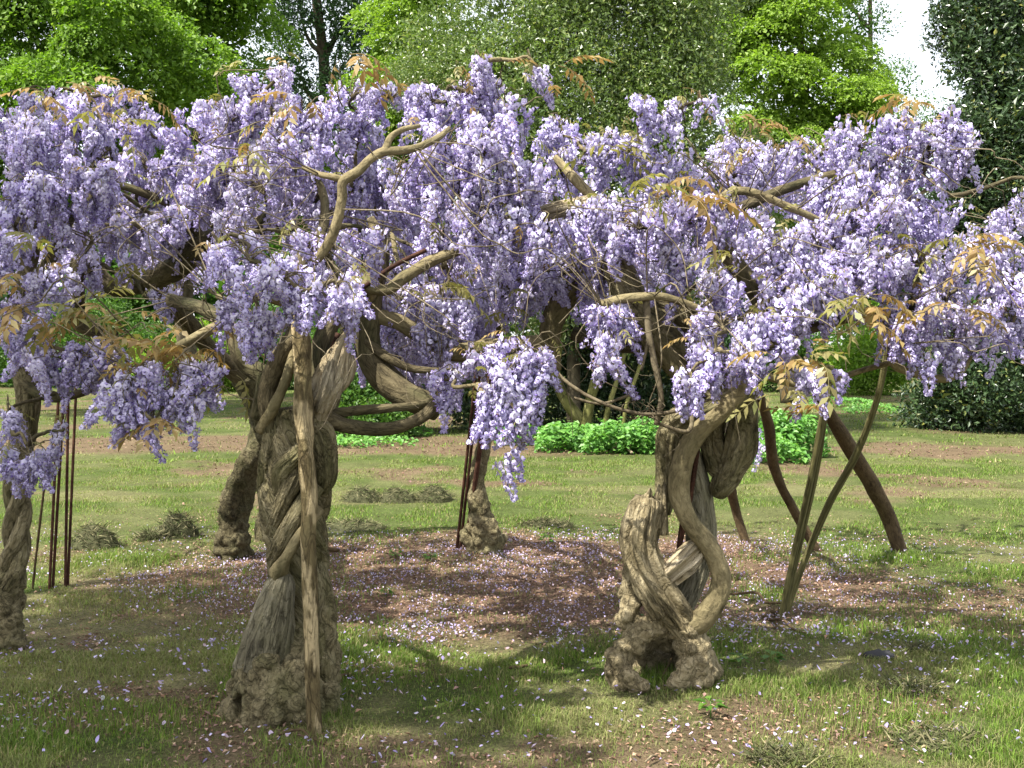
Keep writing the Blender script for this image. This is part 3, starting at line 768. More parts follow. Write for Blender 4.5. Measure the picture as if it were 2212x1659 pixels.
limb(2, [(1395, 640, 8, -0.3), (1402, 720, 7, -0.3), (1415, 790, 7, -0.3), (1428, 860, 6, -0.3), (1418, 918, 6, -0.3)], Y2, 'twig', sk=False)
limb(2, [(1408, 700, 5, -0.28), (1395, 760, 4, -0.28), (1385, 800, 3, -0.28)], Y2, 'twig', sk=False)
limb(2, [(1185, 785, 4, -0.3), (1230, 830, 4, -0.35), (1300, 870, 4, -0.38), (1380, 893, 4, -0.38), (1450, 890, 4, -0.36), (1530, 865, 3, -0.3), (1580, 845, 3, -0.2)], Y2, 'twig', sk=False)
limb(2, [(1240, 860, 3, -0.3), (1300, 872, 3, -0.3), (1370, 850, 3, -0.3)], Y2, 'twig', sk=False)
limb(2, [(1470, 790, 6, -0.2), (1490, 860, 5, -0.25), (1488, 930, 5, -0.28), (1420, 915, 3, -0.3)], Y2, 'twig', sk=False)

# --- twisted rope-like wisteria at the edge of the lawn
Y3 = wis(3, 25, 1400, 'slim wisteria with a trunk twisted like rope, next to thin rusty rods')
rope = []
for k in range(3):
    a0 = k * 2 * math.pi / 3
    pts = []
    for i in range(15):
        t = i / 14
        py = 1270 - t * 300
        cx0 = 24 + 14 * math.sin(t * 3.0)
        a = a0 + t * 7.5
        rr = 17 - 3 * t
        pts.append((cx0 + rr * math.cos(a), py, 17 - 3 * t, px2m(rr, Y3) * math.sin(a)))
    rope.append(spec(pts, Y3))
t3 = [spec([(18, 1410, 30, 0), (14, 1340, 36, 0), (20, 1280, 30, 0), (24, 1235, 20, 0)], Y3)]
b3 = scatter_balls(t3[0][0][:2], t3[0][1][:2], 16, (0.02, 0.04), 21)
place(fused('trunk', t3, b3, 0.0085, M['burl'], amp=0.012, freq=20, stretch=0.4, twist=2, axis=(P(24, 1200, Y3)[0], Y3), lumps=0.03, seed=22, smooth=2, nodules=90), 'trunk', trees[3])
for k, (p, r) in enumerate(rope):
    mb = MB(); mb.add(tube(p, r, n=70, sides=16, flute=0.15, knots=0.2, seed=k))
    place(mb.mesh('stem', M['bark']), 'stem', trees[3])
flutes(3, [(34, 1010, 20, 0), (55, 920, 24, 0.03), (62, 860, 24, 0.06), (48, 790, 22, 0.1), (36, 700, 20, 0.15)], Y3, 'bark', seed=4)
limb(3, [(36, 740, 20, 0.15), (40, 640, 18, 0.2), (70, 540, 15, 0.2), (60, 440, 13, 0.2), (80, 350, 9, 0.2)], Y3, 'vine_dark')
limb(3, [(50, 830, 14, 0.05), (110, 860, 9, -0.05), (170, 850, 9, -0.1), (240, 820, 8, -0.12), (300, 790, 6, -0.1)], Y3, 'vine_dark')
limb(3, [(40, 640, 14, 0.2), (110, 560, 12, 0.1), (160, 450, 10, 0.05), (200, 350, 7, 0.1)], Y3, 'vine_dark')
limb(3, [(0, 530, 13, 0.1), (38, 500, 13, 0.1), (72, 440, 11, 0.1), (84, 380, 8, 0.1)], Y3, 'vine_dark')

# --- two old trunks further back on the left
Y4 = wis(4, 505, 1205, 'mossy leaning wisteria trunk in shade beyond the stout wisteria with the stub')
t4 = [spec([(500, 1215, 32, 0), (505, 1170, 34, 0), (505, 1110, 28, 0), (525, 1050, 26, 0), (552, 990, 24, -0.05), (565, 930, 24, -0.1), (552, 870, 26, -0.15), (530, 815, 30, -0.2)], Y4),
      spec([(490, 1110, 20, -0.06), (510, 1045, 22, -0.1), (545, 985, 20, -0.14), (580, 920, 18, -0.15)], Y4),
      spec([(540, 1215, 10, 0.02), (522, 1150, 14, 0.02), (535, 1060, 14, 0.02)], Y4)]
b4 = scatter_balls(t4[0][0][:3], t4[0][1][:3], 30, (0.03, 0.06), 31)
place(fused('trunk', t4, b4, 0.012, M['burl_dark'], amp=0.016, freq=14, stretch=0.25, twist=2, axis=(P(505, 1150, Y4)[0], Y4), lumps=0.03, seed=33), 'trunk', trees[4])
limb(4, [(540, 830, 22, -0.2), (460, 760, 18, -0.4), (400, 690, 18, -0.8), (330, 615, 25, -1.3), (385, 575, 26, -1.5), (445, 525, 26, -1.6), (520, 500, 22, -1.6), (600, 480, 16, -1.5)], Y4, 'vine_dark')
limb(4, [(330, 615, 18, -1.3), (240, 620, 20, -1.4), (190, 560, 22, -1.4), (170, 500, 16, -1.4), (200, 420, 12, -1.4)], Y4, 'vine_dark')
limb(4, [(170, 560, 16, -1.4), (160, 640, 22, -1.4), (175, 700, 18, -1.3), (250, 730, 12, -1.3)], Y4, 'vine_dark')
limb(4, [(445, 525, 12, -1.6), (380, 450, 10, -1.7), (290, 410, 9, -1.8), (250, 395, 8, -1.8), (220, 370, 6, -1.8)], Y4, 'vine_dark')
limb(4, [(520, 500, 11, -1.6), (560, 475, 9, -1.9), (620, 438, 8, -2.0), (700, 420, 6, -2)], Y4, 'vine')
Y5 = wis(5, 590, 1165, 'dark wisteria trunk half hidden beyond the stout wisteria with the stub')
t5 = [spec([(580, 1180, 30, 0), (590, 1120, 30, 0), (620, 1030, 26, 0), (680, 930, 22, 0), (720, 840, 20, 0), (740, 760, 18, 0), (760, 680, 16, -0.2)], Y5)]
b5 = scatter_balls(t5[0][0][:2], t5[0][1][:2], 16, (0.03, 0.06), 41)
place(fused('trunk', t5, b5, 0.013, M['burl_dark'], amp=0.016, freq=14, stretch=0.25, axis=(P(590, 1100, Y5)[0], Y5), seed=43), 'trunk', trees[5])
limb(5, [(760, 690, 16, -0.2), (820, 620, 14, -0.8), (880, 560, 13, -1.4), (900, 480, 11, -2.0), (860, 400, 8, -2.4)], Y5, 'vine_dark')
limb(5, [(760, 690, 14, -0.2), (720, 600, 12, -0.8), (700, 500, 10, -1.6), (760, 420, 8, -2.2)], Y5, 'vine_dark')
limb(5, [(760, 690, 14, -0.2), (860, 720, 12, -0.8), (960, 680, 10, -1.4), (1060, 640, 8, -1.8)], Y5, 'vine_dark')
# --- burled little trunk in the middle, beside rusty rods
Y6 = wis(6, 1045, 1190, 'short wisteria trunk on a burled knob, tied to leaning rusty rods')
t6 = [spec([(1045, 1190, 36, 0), (1040, 1160, 34, 0), (1045, 1130, 24, 0), (1035, 1090, 20, 0), (1028, 1040, 17, 0), (1042, 980, 17, 0), (1050, 920, 16, 0), (1055, 850, 16, -0.1), (1060, 760, 16, -0.4)], Y6)]
b6 = scatter_balls(t6[0][0][:3], t6[0][1][:3] * 1.15, 40, (0.035, 0.075), 51)
place(fused('trunk', t6, b6, 0.012, M['burl'], amp=0.014, freq=15, stretch=0.25, twist=2, axis=(P(1040, 1150, Y6)[0], Y6), lumps=0.03, seed=53), 'trunk', trees[6])
limb(6, [(1060, 770, 16, -0.4), (1080, 700, 14, -1.0), (1100, 620, 13, -1.6), (1080, 520, 11, -2.4), (1040, 420, 9, -3.0), (1030, 320, 7, -3.2)], Y6, 'vine_dark')
limb(6, [(1080, 700, 12, -1.0), (1150, 620, 11, -1.8), (1180, 500, 9, -2.6), (1150, 400, 7, -3.0)], Y6, 'vine_dark')
limb(6, [(1060, 770, 12, -0.4), (1000, 700, 10, -1.0), (940, 620, 9, -2.0), (930, 500, 8, -2.6), (940, 380, 6, -3)], Y6, 'vine_dark')
limb(6, [(1060, 780, 10, -0.5), (1090, 770, 9, -1.6), (1110, 770, 8, -2.8), (1120, 790, 7, -3.6)], Y6, 'vine_dark')

# ------------------------------------------------------------------ wisteria flower clusters
def raceme(seed, L=0.2, n=62, lite=False):
    g = np.random.default_rng(seed)
    mb = MB()
    # axis hangs along -z with a gentle bend
    bend = g.normal(0, 0.10, 2)
    def ax(t):
        return np.stack([bend[0] * L * t * t, bend[1] * L * t * t, -L * t], -1)
    stem = ax(np.linspace(0, 1, 6))
    mb.add(tube(stem, np.linspace(0.0022, 0.001, 6), n=6, sides=4)[:3], (0.34, 0.32, 0.13))
    # flowers
    t = np.sort(g.uniform(0.06, 1.0, n)) ** 0.9
    ph = np.arange(n) * 2.399 + g.normal(0, 0.4, n)
    fresh = (seed * 0.37) % 1.0
    size = 0.0165 * (1 - 0.45 * t) * g.uniform(0.75, 1.2, n)
    out = 0.046 * (1 - 0.68 * t ** 1.3) * g.uniform(0.55, 1.15, n)
    rad = np.stack([np.cos(ph), np.sin(ph), np.zeros(n)], 1)
    base = ax(t)
    cen = base + rad * out[:, None] + np.array([0, 0, 1]) * (0.010 - 0.012 * t)[:, None]
    # pedicels
    for k in range(0, n, 2 if not lite else 1000):
        d = unit((cen[k] - base[k])[None])[0]
        s = np.cross(d, [0, 0, 1.0]); s = s / max(np.linalg.norm(s), 1e-6) * 0.0008
        mb.add((np.array([base[k] - s, base[k] + s, cen[k] + s, cen[k] - s]), np.array([[0, 1, 2, 3]]), np.zeros((0, 3), int)), (0.30, 0.24, 0.12))
    # banner petal: dished hexagon facing outward and up; colour pale, deeper towards the tip of the raceme
    fdir = unit(rad + np.array([0, 0, 0.35]) + g.normal(0, 0.35, (n, 3)))
    up = unit(np.array([0, 0, 1.0]) + g.normal(0, 0.3, (n, 3)))
    sx = unit(np.cross(fdir, up)); uy = np.cross(sx, fdir)
    hx = np.linspace(0, 2 * np.pi, 6, endpoint=False) + 0.52
    ring = cen[:, None, :] + (sx[:, None, :] * (np.cos(hx) * 0.95)[None, :, None] + uy[:, None, :] * (np.sin(hx) * 1.05)[None, :, None] + fdir[:, None, :] * (-0.25 + 0.25 * np.sin(hx))[None, :, None]) * size[:, None, None]
    V = np.concatenate([cen[:, None, :] + fdir[:, None, :] * (size * 0.18)[:, None, None], ring], 1).reshape(-1, 3)
    T = np.concatenate([np.arange(n)[:, None] * 7 + np.array([[0, 1 + k, 1 + (k + 1) % 6]]) for k in range(6)], 0)
    pale = np.array([0.65, 0.62, 0.80]); deep = np.array([0.385, 0.325, 0.64]); white = np.array([0.78, 0.755, 0.83])
    mixv = np.clip(0.35 + 0.6 * t + g.normal(0, 0.2, n) - 0.6 * fresh, 0, 1)[:, None]
    cb = pale * (1 - mixv) + deep * mixv
    ctr = 0.5 * cb + 0.5 * white
    C = np.concatenate([ctr[:, None, :], np.repeat(cb[:, None, :], 6, 1)], 1).reshape(-1, 3)
    mb.add((V, np.zeros((0, 4), int), T), C)
    # keel and wings: a small violet wedge below the banner
    kd = unit(fdir + np.array([0, 0, -0.6]))
    ks = unit(np.cross(kd, up))
    kl = size * 1.05; kw = size * 0.48
    b0 = cen - fdir * (size * 0.1)[:, None]
    Vk = np.stack([b0, b0 + kd * (kl * 0.6)[:, None] + ks * kw[:, None], b0 + kd * kl[:, None], b0 + kd * (kl * 0.6)[:, None] - ks * kw[:, None], b0 + kd * (kl * 0.5)[:, None] - up * (kw * 0.9)[:, None]], 1).reshape(-1, 3)
    i = np.arange(n)[:, None] * 5
    Tk = np.concatenate([i + np.array([[0, 1, 4]]), i + np.array([[1, 2, 4]]), i + np.array([[2, 3, 4]]), i + np.array([[3, 0, 4]]), i + np.array([[0, 3, 2]]), i + np.array([[0, 2, 1]])], 0)
    vio = np.array([0.22, 0.145, 0.47]); vio2 = np.array([0.43, 0.36, 0.66])
    ck = vio * mixv + vio2 * (1 - mixv)
    mb.add((Vk, np.zeros((0, 4), int), Tk), np.repeat(ck, 5, 0))
    if lite: return mb
    # small brown-pink calyces
    cc = base + (cen - base) * 0.82
    Vc = np.concatenate([cc[:, None, :] + o_ for o_ in (np.array([0.004, 0, 0]), np.array([-0.003, 0.003, 0]), np.array([-0.003, -0.003, 0.002]), np.array([0, 0, 0.006]))], 1).reshape(-1, 3)
    i = np.arange(n)[:, None] * 4
    Tc = np.concatenate([i + np.array([[0, 1, 3]]), i + np.array([[1, 2, 3]]), i + np.array([[2, 0, 3]])], 0)
    mb.add((Vc, np.zeros((0, 4), int), Tc), (0.42, 0.27, 0.22))
    return mb

RAC = [raceme(100 + k, L=[0.16, 0.2, 0.24, 0.19, 0.22, 0.17, 0.26, 0.21][k], n=[52, 66, 78, 60, 70, 46, 82, 40][k]) for k in range(8)]
RAC_LITE = [raceme(100 + k, L=[0.16, 0.2, 0.24, 0.19, 0.22, 0.17, 0.26, 0.21][k], n=44, lite=True) for k in range(8)]
RAC_ME = [r.mesh('flower_cluster', M['flower']) for r in RAC]

def compound_leaf(seed, L=0.17, pairs=5, drop=0.5):
    g = np.random.default_rng(seed)
    mb = MB()
    t = np.linspace(0, 1, 7)
    axp = np.stack([t * L, np.zeros(7), 0.03 * np.sin(t * 2.2) - drop * L * t * t * 0.5], 1)
    mb.add(tube(axp, np.linspace(0.0016, 0.0007, 7), n=7, sides=4))
    cs, ds, ns, Ls = [], [], [], []
    for k in range(pairs):
        tt = 0.28 + 0.66 * k / (pairs - 1)
        b = np.array([np.interp(tt, t, axp[:, i]) for i in range(3)])
        for s in (-1, 1):
            cs.append(b); ds.append(np.array([0.55, s * 0.9, -0.55 * drop - 0.25]) + g.normal(0, 0.14, 3)); ns.append(np.array([0, -s * 0.3, 1.0]) + g.normal(0, 0.2, 3))
            Ls.append(0.062 * (1 - 0.35 * abs(tt - 0.6)) * g.uniform(0.85, 1.1))
    cs.append(axp[-1]); ds.append(np.array([1, 0, -0.7])); ns.append(np.array([0.5, 0, 1])); Ls.append(0.065)
    cs, ds, ns, Ls = np.array(cs), unit(np.array(ds)), np.array(ns), np.array(Ls)
    mb.add(leaf_quads(cs, ds, ns, Ls, Ls * 0.36, fold=0.2, droop=0.12))
    return mb
LEAF_B = [compound_leaf(200 + k, L=0.15 + 0.02 * k, pairs=4 + k % 3, drop=0.4 + 0.2 * k).mesh('leaf', M['bronze_leaf']) for k in range(4)]
LEAF_Y = [compound_leaf(220 + k, L=0.12 + 0.02 * k, pairs=4 + k % 2, drop=0.3 + 0.25 * k).mesh('leaf', M['young_leaf']) for k in range(4)]

# masses of bloom: (px, py, rx, ry, depth, tree)
BL = [
 (60,330,95,85,5.6,3),(170,285,100,70,5.8,3),(60,450,95,80,5.4,3),(180,420,110,85,5.5,3),(25,560,65,70,5.3,3),(95,625,75,55,5.3,3),(60,740,60,40,5.5,3),
 (140,790,110,42,5.4,3),(65,1000,75,34,5.2,3),(135,940,22,22,5.2,3),(15,920,22,40,5.3,3),(15,275,35,45,5.9,3),(225,780,50,40,5.4,3),
 (300,290,85,65,6.6,4),(330,380,95,75,6.4,4),(290,480,80,55,6.4,4),(430,310,85,75,6.4,4),(440,420,95,70,6.2,4),(520,380,95,85,6.1,4),(190,600,40,50,5.8,4),(350,660,34,40,5.8,4),(320,520,60,40,6.3,4),(110,230,70,25,6.4,4),(230,225,90,25,6.6,4),
 (290,870,50,60,4.55,1),(410,835,60,50,4.65,1),(330,925,30,20,4.5,1),(440,800,40,40,4.6,1),
 (560,215,90,55,5.5,1),(612,165,40,28,5.4,1),(500,270,90,60,5.5,1),(650,270,90,60,5.4,1),(620,345,95,60,5.1,1),(570,430,90,60,5.3,1),(690,440,80,80,5.5,5),(800,420,95,95,5.7,5),
 (540,575,100,50,4.25,1),(600,620,95,48,4.2,1),(705,655,75,45,4.2,1),(555,700,50,50,4.3,1),(470,560,40,30,4.4,1),(740,620,50,36,4.3,1),
 (760,225,65,40,5.5,5),(845,225,60,45,5.4,5),(780,310,85,60,5.6,5),(490,660,38,38,4.4,1),(790,530,70,36,4.6,1),(650,515,60,24,4.5,1),(560,520,50,20,4.4,1),
 (930,235,80,48,5.2,6),(1020,215,80,50,5.1,6),(1090,250,70,60,5.1,6),(960,325,90,70,5.0,6),(1045,335,80,85,4.9,6),(900,425,85,70,5.3,6),(1000,430,105,70,5.0,6),(1110,405,90,80,5.0,6),
 (1060,515,125,60,4.9,6),(960,545,80,55,5.2,6),(1150,500,90,60,5.0,6),(860,660,110,50,5.2,5),(900,735,100,55,5.5,5),(960,700,85,60,5.0,6),(1080,655,110,65,5.6,6),(870,790,100,45,6.6,5),
 (1000,640,90,70,6.0,6),(1160,605,100,65,5.5,6),(1115,830,80,60,4.5,6),(1060,880,45,45,4.5,6),(1150,780,45,50,4.5,6),(960,835,38,40,4.7,6),(1160,165,30,10,5.0,6),(1040,150,30,14,5.0,6),
 (880,700,110,55,5.9,5),(830,765,80,55,6.2,5),(960,780,80,55,5.9,5),(780,650,60,60,6.0,5),(1010,730,90,60,6.2,6),(1100,785,95,45,4.55,6),(1175,825,36,50,4.5,6),(1110,880,60,40,4.45,6),(1260,660,80,55,5.7,6),(1450,700,80,55,6.0,2),(1570,600,80,60,5.6,2),(300,830,60,50,4.5,1),(380,870,60,40,4.55,1),(260,900,24,30,4.5,1),(40,690,60,50,5.6,3),(240,480,70,50,6.3,4),
 (1210,305,70,45,5.6,2),(1290,345,70,55,5.5,2),(1220,395,80,60,5.4,2),(1390,255,60,45,5.4,2),(1450,265,48,48,5.4,2),(1350,340,80,55,5.5,2),(1515,235,24,22,5.3,2),(1430,380,85,60,5.5,2),
 (1280,485,105,55,5.0,2),(1380,505,110,55,4.9,2),(1480,485,105,60,5.0,2),(1560,405,95,60,5.5,2),(1650,385,95,60,5.6,2),(1590,335,90,36,5.9,2),(1590,485,95,60,5.0,2),
 (1250,605,85,55,5.3,6),(1320,700,55,55,4.8,2),(1320,765,45,36,4.7,2),(1450,575,95,50,4.9,2),(1545,640,80,50,4.8,2),(1560,720,80,45,4.7,2),(1535,780,60,36,4.6,2),(1490,825,38,34,4.55,2),(1605,785,55,34,4.6,2),
 (1650,735,80,55,4.7,2),(1720,690,75,55,4.8,2),(1752,815,38,45,4.7,2),(1690,565,95,65,5.0,2),
 (1760,355,90,60,5.4,2),(1850,325,80,65,5.2,2),(1930,300,80,55,5.1,2),(2035,300,75,50,5.0,2),(2085,330,45,50,5.0,2),(2000,370,80,55,5.1,2),(1880,395,95,60,5.2,2),(1780,445,105,70,5.3,2),
 (1880,490,110,75,5.0,2),(1985,485,75,60,5.1,2),(1770,540,110,65,5.0,2),(1880,590,115,65,4.9,2),(1990,580,90,65,5.0,2),(2080,600,90,60,5.1,2),(2170,590,70,50,5.1,2),(2190,640,60,50,5.0,2),
 (2000,680,90,50,4.9,2),(1930,700,60,40,4.9,2),(2100,700,80,45,5.0,2),(2050,755,55,32,5.0,2),(2190,730,50,40,5.1,2),(2005,795,20,22,4.9,2),(1700,625,80,55,4.9,2),(1785,645,85,55,4.9,2),(1965,735,50,32,4.9,2),
]
twigs = {k: MB() for k in trees}
RACS = {k: [] for k in trees}
LEAVES = {k: [] for k in trees}

blobs = []
for (px, py, rx, ry, Y, tr) in BL:
    c = P(px, py - 22, Y)
    r = np.array([px2m(rx, Y), px2m((rx + ry) / 2, Y) * 0.9, px2m(ry, Y)])
    n = max(2, int((3.1 if py < 700 else 4.6) * math.pi * rx * ry / 3300.0 * (Y / 5.0) ** 2))
    blobs.append([c, r, n, tr])
    if py < 560 and rx > 60 and py > 240:            # the bloom goes on behind, over the far side of the roof
        c2 = c + np.array([rng.normal(0, 0.25), rng.uniform(0.9, 1.5), rng.uniform(-0.15, 0.0)])
        blobs.append([c2, r * np.array([1.1, 1.3, 0.8]), int(n * 0.5), tr])

# the flowering roof spans the ring of trunks, above the carpet of petals
for X in np.arange(-3.6, 4.3, 0.72):
    for Yr in (6.0, 6.7, 7.4, 8.1, 8.8):
        if rng.random() < 0.10: continue
        c = np.array([X + rng.normal(0, 0.15), Yr + rng.normal(0, 0.15), 2.28 - 0.04 * (Yr - 6) + rng.normal(0, 0.12)])
        near = min((2, 4, 5, 6), key=lambda t: abs({2: 2.2, 4: -2.6, 5: -1.0, 6: 0.3}[t] - X))
        blobs.append([c, np.array([0.42, 0.40, 0.16]), int(rng.integers(7, 12)), near])

def wander(a, b, k=5, amp=0.08, sag=0.0):
    t = np.linspace(0, 1, k)[:, None]
    p = a * (1 - t) + b * t
    L = np.linalg.norm(b - a)
    p[1:-1] += rng.normal(0, amp * L, (k - 2, 3))
    p[:, 2] += (np.sin(t[:, 0] * np.pi) * sag * L)
    return p

# branches grow from the limbs to every mass of bloom, nearest first
for tr in trees:
    nodes = [q for q, r in skel[tr]]
    todo = [b for b in blobs if b[3] == tr]
    while todo:
        na = np.array(nodes)
        best = None
        for i, b in enumerate(todo):
            d = np.linalg.norm(na - b[0], axis=1)
            j = int(d.argmin())
            if best is None or d[j] < best[0]: best = (d[j], i, j)
        dist, i, j = best
        b = todo.pop(i)
        tgt = b[0] - np.array([0, 0, b[1][2] * 0.2])
        path = wander(np.array(nodes[j]), tgt, 6, 0.07, 0.10)
        mb = MB(); r0 = min(0.017, 0.009 + 0.012 * dist)
        mb.add(tube(path, np.linspace(r0, r0 * 0.5, 6), n=16, sides=6, lump=0.12, seed=len(nodes) % 11))
        br = place(mb.mesh('branch', M['vine_dark' if rng.random() < 0.6 else 'vine']), 'branch', trees[tr])
        nodes.extend(list(catmull(path, 8)[2:]))
        # flower clusters of this mass
        c, r, n, _ = b
        for k in range(n):
            u = rand_unit(1)[0] * rng.uniform(0.25, 1.0) ** 0.6
            u[2] = abs(u[2]) * rng.choice([1, 1, -0.8])
            p = c + u * r
            hang = np.array([u[0] * 0.4 + rng.normal(0, 0.30), u[1] * 0.4 + rng.normal(0, 0.30), 1.0])
            RACS[tr].append((p, hang, rng.uniform(0, 6.28), rng.uniform(0.65, 1.05), int(rng.integers(0, 8)), br))
            q = path[-1] if rng.random() < 0.6 else path[-2]
            tp = np.array([q + (path[-1] - q) * 0.5, q * 0.45 + p * 0.55 + np.array([0, 0, 0.03]) + rng.normal(0, 0.02, 3), p])
            twigs[tr].add(tube(tp, [0.0035, 0.0026, 0.0018], n=6, sides=4, cap=False))
        for k in range(max(1, int(n * 0.2))):
            u = rand_unit(1)[0]; u[2] = abs(u[2])
            LEAVES[tr].append((c + u * r * 1.0, rng.uniform(0, 6.28), rng.uniform(0.35, 0.7), 'B' if rng.random() < 0.3 else 'Y'))

# one spray hanging alone on a long shoot, and a few by the props
def lone(px, py, Y, n, tr, top):
    a = P(*top, Y); b = P(px, py, Y)
    twigs[tr].add(tube(wander(a, b, 5, 0.03), [0.003, 0.0025, 0.002, 0.002, 0.0015], n=14, sides=5, cap=False))
    for k in range(n):
        p = b + np.array([rng.normal(0, 0.015), rng.normal(0, 0.02), -k * 0.05])
        RACS[tr].append((p, np.array([rng.normal(0, 0.15), 0, 1.0]), rng.uniform(0, 6), 0.9, k % 8, trees[tr]))
lone(1090, 970, 4.7, 2, 6, (1060, 880))
lone(1828, 800, 4.8, 1, 2, (1800, 690))
lone(1640, 925, 8.0, 3, 2, (1620, 800))
# a few loose shoots above the roof, some with flowers still opening
for (a, b, Y, tr) in [((740, 230), (735, 130), 5.3, 5), ((1000, 190), (985, 130), 5.1, 6), ((1080, 190), (1090, 140), 5.1, 6), ((1480, 260), (1475, 190), 5.4, 2), ((1960, 280), (1965, 215), 5.2, 2), ((610, 180), (622, 140), 5.4, 1), ((1600, 330), (1570, 255), 5.7, 2), ((1700, 330), (1640, 290), 5.7, 2), ((1130, 230), (1190, 190), 5.0, 6), ((100, 240), (88, 200), 5.9, 3), ((300, 240), (318, 215), 6.4, 4), ((240, 230), (255, 190), 6.4, 4)]:
    twigs[tr].add(tube(wander(P(*a, Y), P(*b, Y - 0.1), 5, 0.05), [0.004, 0.0035, 0.003, 0.002, 0.0012], n=12, sides=5, cap=False))
    LEAVES[tr].append((P(b[0], b[1], Y - 0.1), rng.uniform(0, 6), 0.7, 'B' if b[1] < 200 else 'Y'))
# bare whips crossing the bloom
for k in range(200):
    px, py = rng.uniform(40, 2170), rng.uniform(300, 780)
    Y = rng.uniform(4.1, 5.2)
    ln, an = rng.uniform(60, 260), rng.choice([0.2, -0.4, 2.6, 0.8, 1.3]) + rng.normal(0, 0.35)
    a = P(px, py, Y); b = P(px + ln * math.cos(an), py + ln * math.sin(an), Y + rng.normal(0, 0.25))
    cand = min(trees, key=lambda t: min(np.linalg.norm(q - a) for q, r in skel[t]))
    near = min(skel[cand], key=lambda s: np.linalg.norm(s[0] - a))[0]
    if np.linalg.norm(near - a) > 0.6: continue
    r0 = rng.uniform(0.0014, 0.0034)
    twigs[cand].add(tube(np.vstack([near, wander(a, b, 5, 0.07, rng.normal(0, 0.12))]), [r0 * 1.2, r0, r0, r0 * 0.8, r0 * 0.7, r0 * 0.5], n=18, sides=5, cap=False))
# curly tangle of bare shoots on the drooping whip
for k in range(14):
    a = P(rng.uniform(1340, 1440), 893 + rng.normal(0, 4), Y2 - 0.38)
    b = a + np.array([rng.normal(0, 0.05), rng.normal(0, 0.03), rng.choice([-1, 1]) * rng.uniform(0.02, 0.07)])
    twigs[2].add(tube(wander(a, b, 5, 0.22), [0.002, 0.002, 0.0018, 0.0016, 0.0012], n=14, sides=4, cap=False))

# young leaves where the photograph shows them
for (px, py, n, sp, Y, tr, kind, s) in [
    (320,770,9,60,4.5,1,'B',1.1),(400,745,6,40,4.55,1,'B',1.1),(345,905,3,22,4.45,1,'B',1.2),(60,680,6,50,5.1,3,'B',1.2),(140,690,6,50,5.1,3,'Y',1.2),(215,690,6,50,5.1,3,'B',1.1),(300,730,4,36,4.6,1,'Y',1.0),(235,640,3,30,5.2,3,'Y',1.1),
    (20,600,4,30,5.0,3,'B',1.0),(770,130,5,36,5.2,5,'B',1.2),(1325,305,5,26,5.2,2,'Y',1.2),(1480,440,4,34,4.7,2,'B',1.2),(1395,410,4,34,4.8,2,'Y',1.1),(1500,385,4,26,5.0,2,'B',1.0),(1620,280,5,44,5.5,2,'B',1.1),(1860,640,5,32,4.6,2,'Y',1.1),
    (1900,660,4,34,4.6,2,'B',1.0),(1985,690,4,30,4.7,2,'B',1.0),(1700,780,4,30,4.5,2,'B',1.0),(1750,785,5,30,4.5,2,'Y',1.0),(1700,860,2,20,4.5,2,'Y',1.0),(1785,890,2,10,4.6,2,'B',0.9),(2110,535,6,36,4.8,2,'B',1.0),(2060,520,3,24,4.9,2,'Y',1.0),
    (640,225,4,40,5.2,1,'B',1.1),(250,270,4,40,5.4,3,'Y',1.1),(320,215,3,26,6.2,4,'B',1.1),(170,190,3,30,5.7,3,'B',1.1),(90,205,3,20,5.7,3,'B',1.0),(1965,215,4,24,5.2,2,'B',1.0),(540,340,4,30,5.0,1,'Y',1.1),(1230,140,2,20,5.0,6,'B',1.0),
    (70,520,3,24,5.1,3,'Y',1.1),(500,830,3,20,4.7,1,'Y',0.8),(960,620,3,30,4.9,6,'Y',1.0),(1110,670,3,24,5.2,6,'Y',0.9),(310,575,3,18,5.6,4,'Y',1.0),(1590,560,3,20,4.8,2,'Y',1.0),(2080,660,3,26,4.8,2,'B',0.9)]:
    for k in range(n):
        p = P(px + rng.normal(0, sp * 0.6), py + rng.normal(0, sp * 0.4), Y + rng.normal(0, 0.06))
        LEAVES[tr].append((p, rng.uniform(0, 6.28), s * rng.uniform(0.8, 1.15), kind))

cnt = 0
for tr, root in trees.items():
    org = Vector(root.location)
    lst = sorted(RACS[tr], key=lambda a: a[0][1] - (0.0 if True else 0))
    rest = MB()
    for k, (p, hang, az, s, vi, par) in enumerate(lst):
        q = Vector(hang).to_track_quat('Z', 'Y').to_matrix().to_4x4()
        mw = Matrix.Translation(Vector(p) - org) @ q @ Matrix.Rotation(az, 4, 'Z') @ Matrix.Scale(s, 4)
        if k < 300:
            o = link('flower_cluster', RAC_ME[vi], par)
            o.matrix_local = mw
        else:
            mm = np.array(mw)
            src = RAC_LITE[vi]
            V = np.vstack(src.V) @ mm[:3, :3].T + mm[:3, 3]
            Q = np.vstack(src.Q); T = np.vstack(src.T)
            rest.add((V, Q, T), np.vstack(src.C))
    cnt += len(lst)
    if rest.V:
        o = link('flower_clusters', rest.mesh('flower_clusters', M['flower']), root); o['kind'] = 'stuff'
    for (p, az, s, kind) in LEAVES[tr][::-1][:300]:
        me = (LEAF_B if kind == 'B' else LEAF_Y)[int(rng.integers(0, 4))]
        o = link('leaf', me, root)
        o.matrix_local = Matrix.Translation(Vector(p) - org) @ Euler((rng.normal(0, 0.3), rng.normal(0.1, 0.35), az)).to_matrix().to_4x4() @ Matrix.Scale(s, 4)
    if twigs[tr].V:
        local(twigs[tr], org)
        o = link('twigs', twigs[tr].mesh('twigs', M['twig']), root); o['kind'] = 'stuff'
print('racemes', cnt, {k: len(v) for k, v in RACS.items()}, {k: len(v) for k, v in LEAVES.items()})

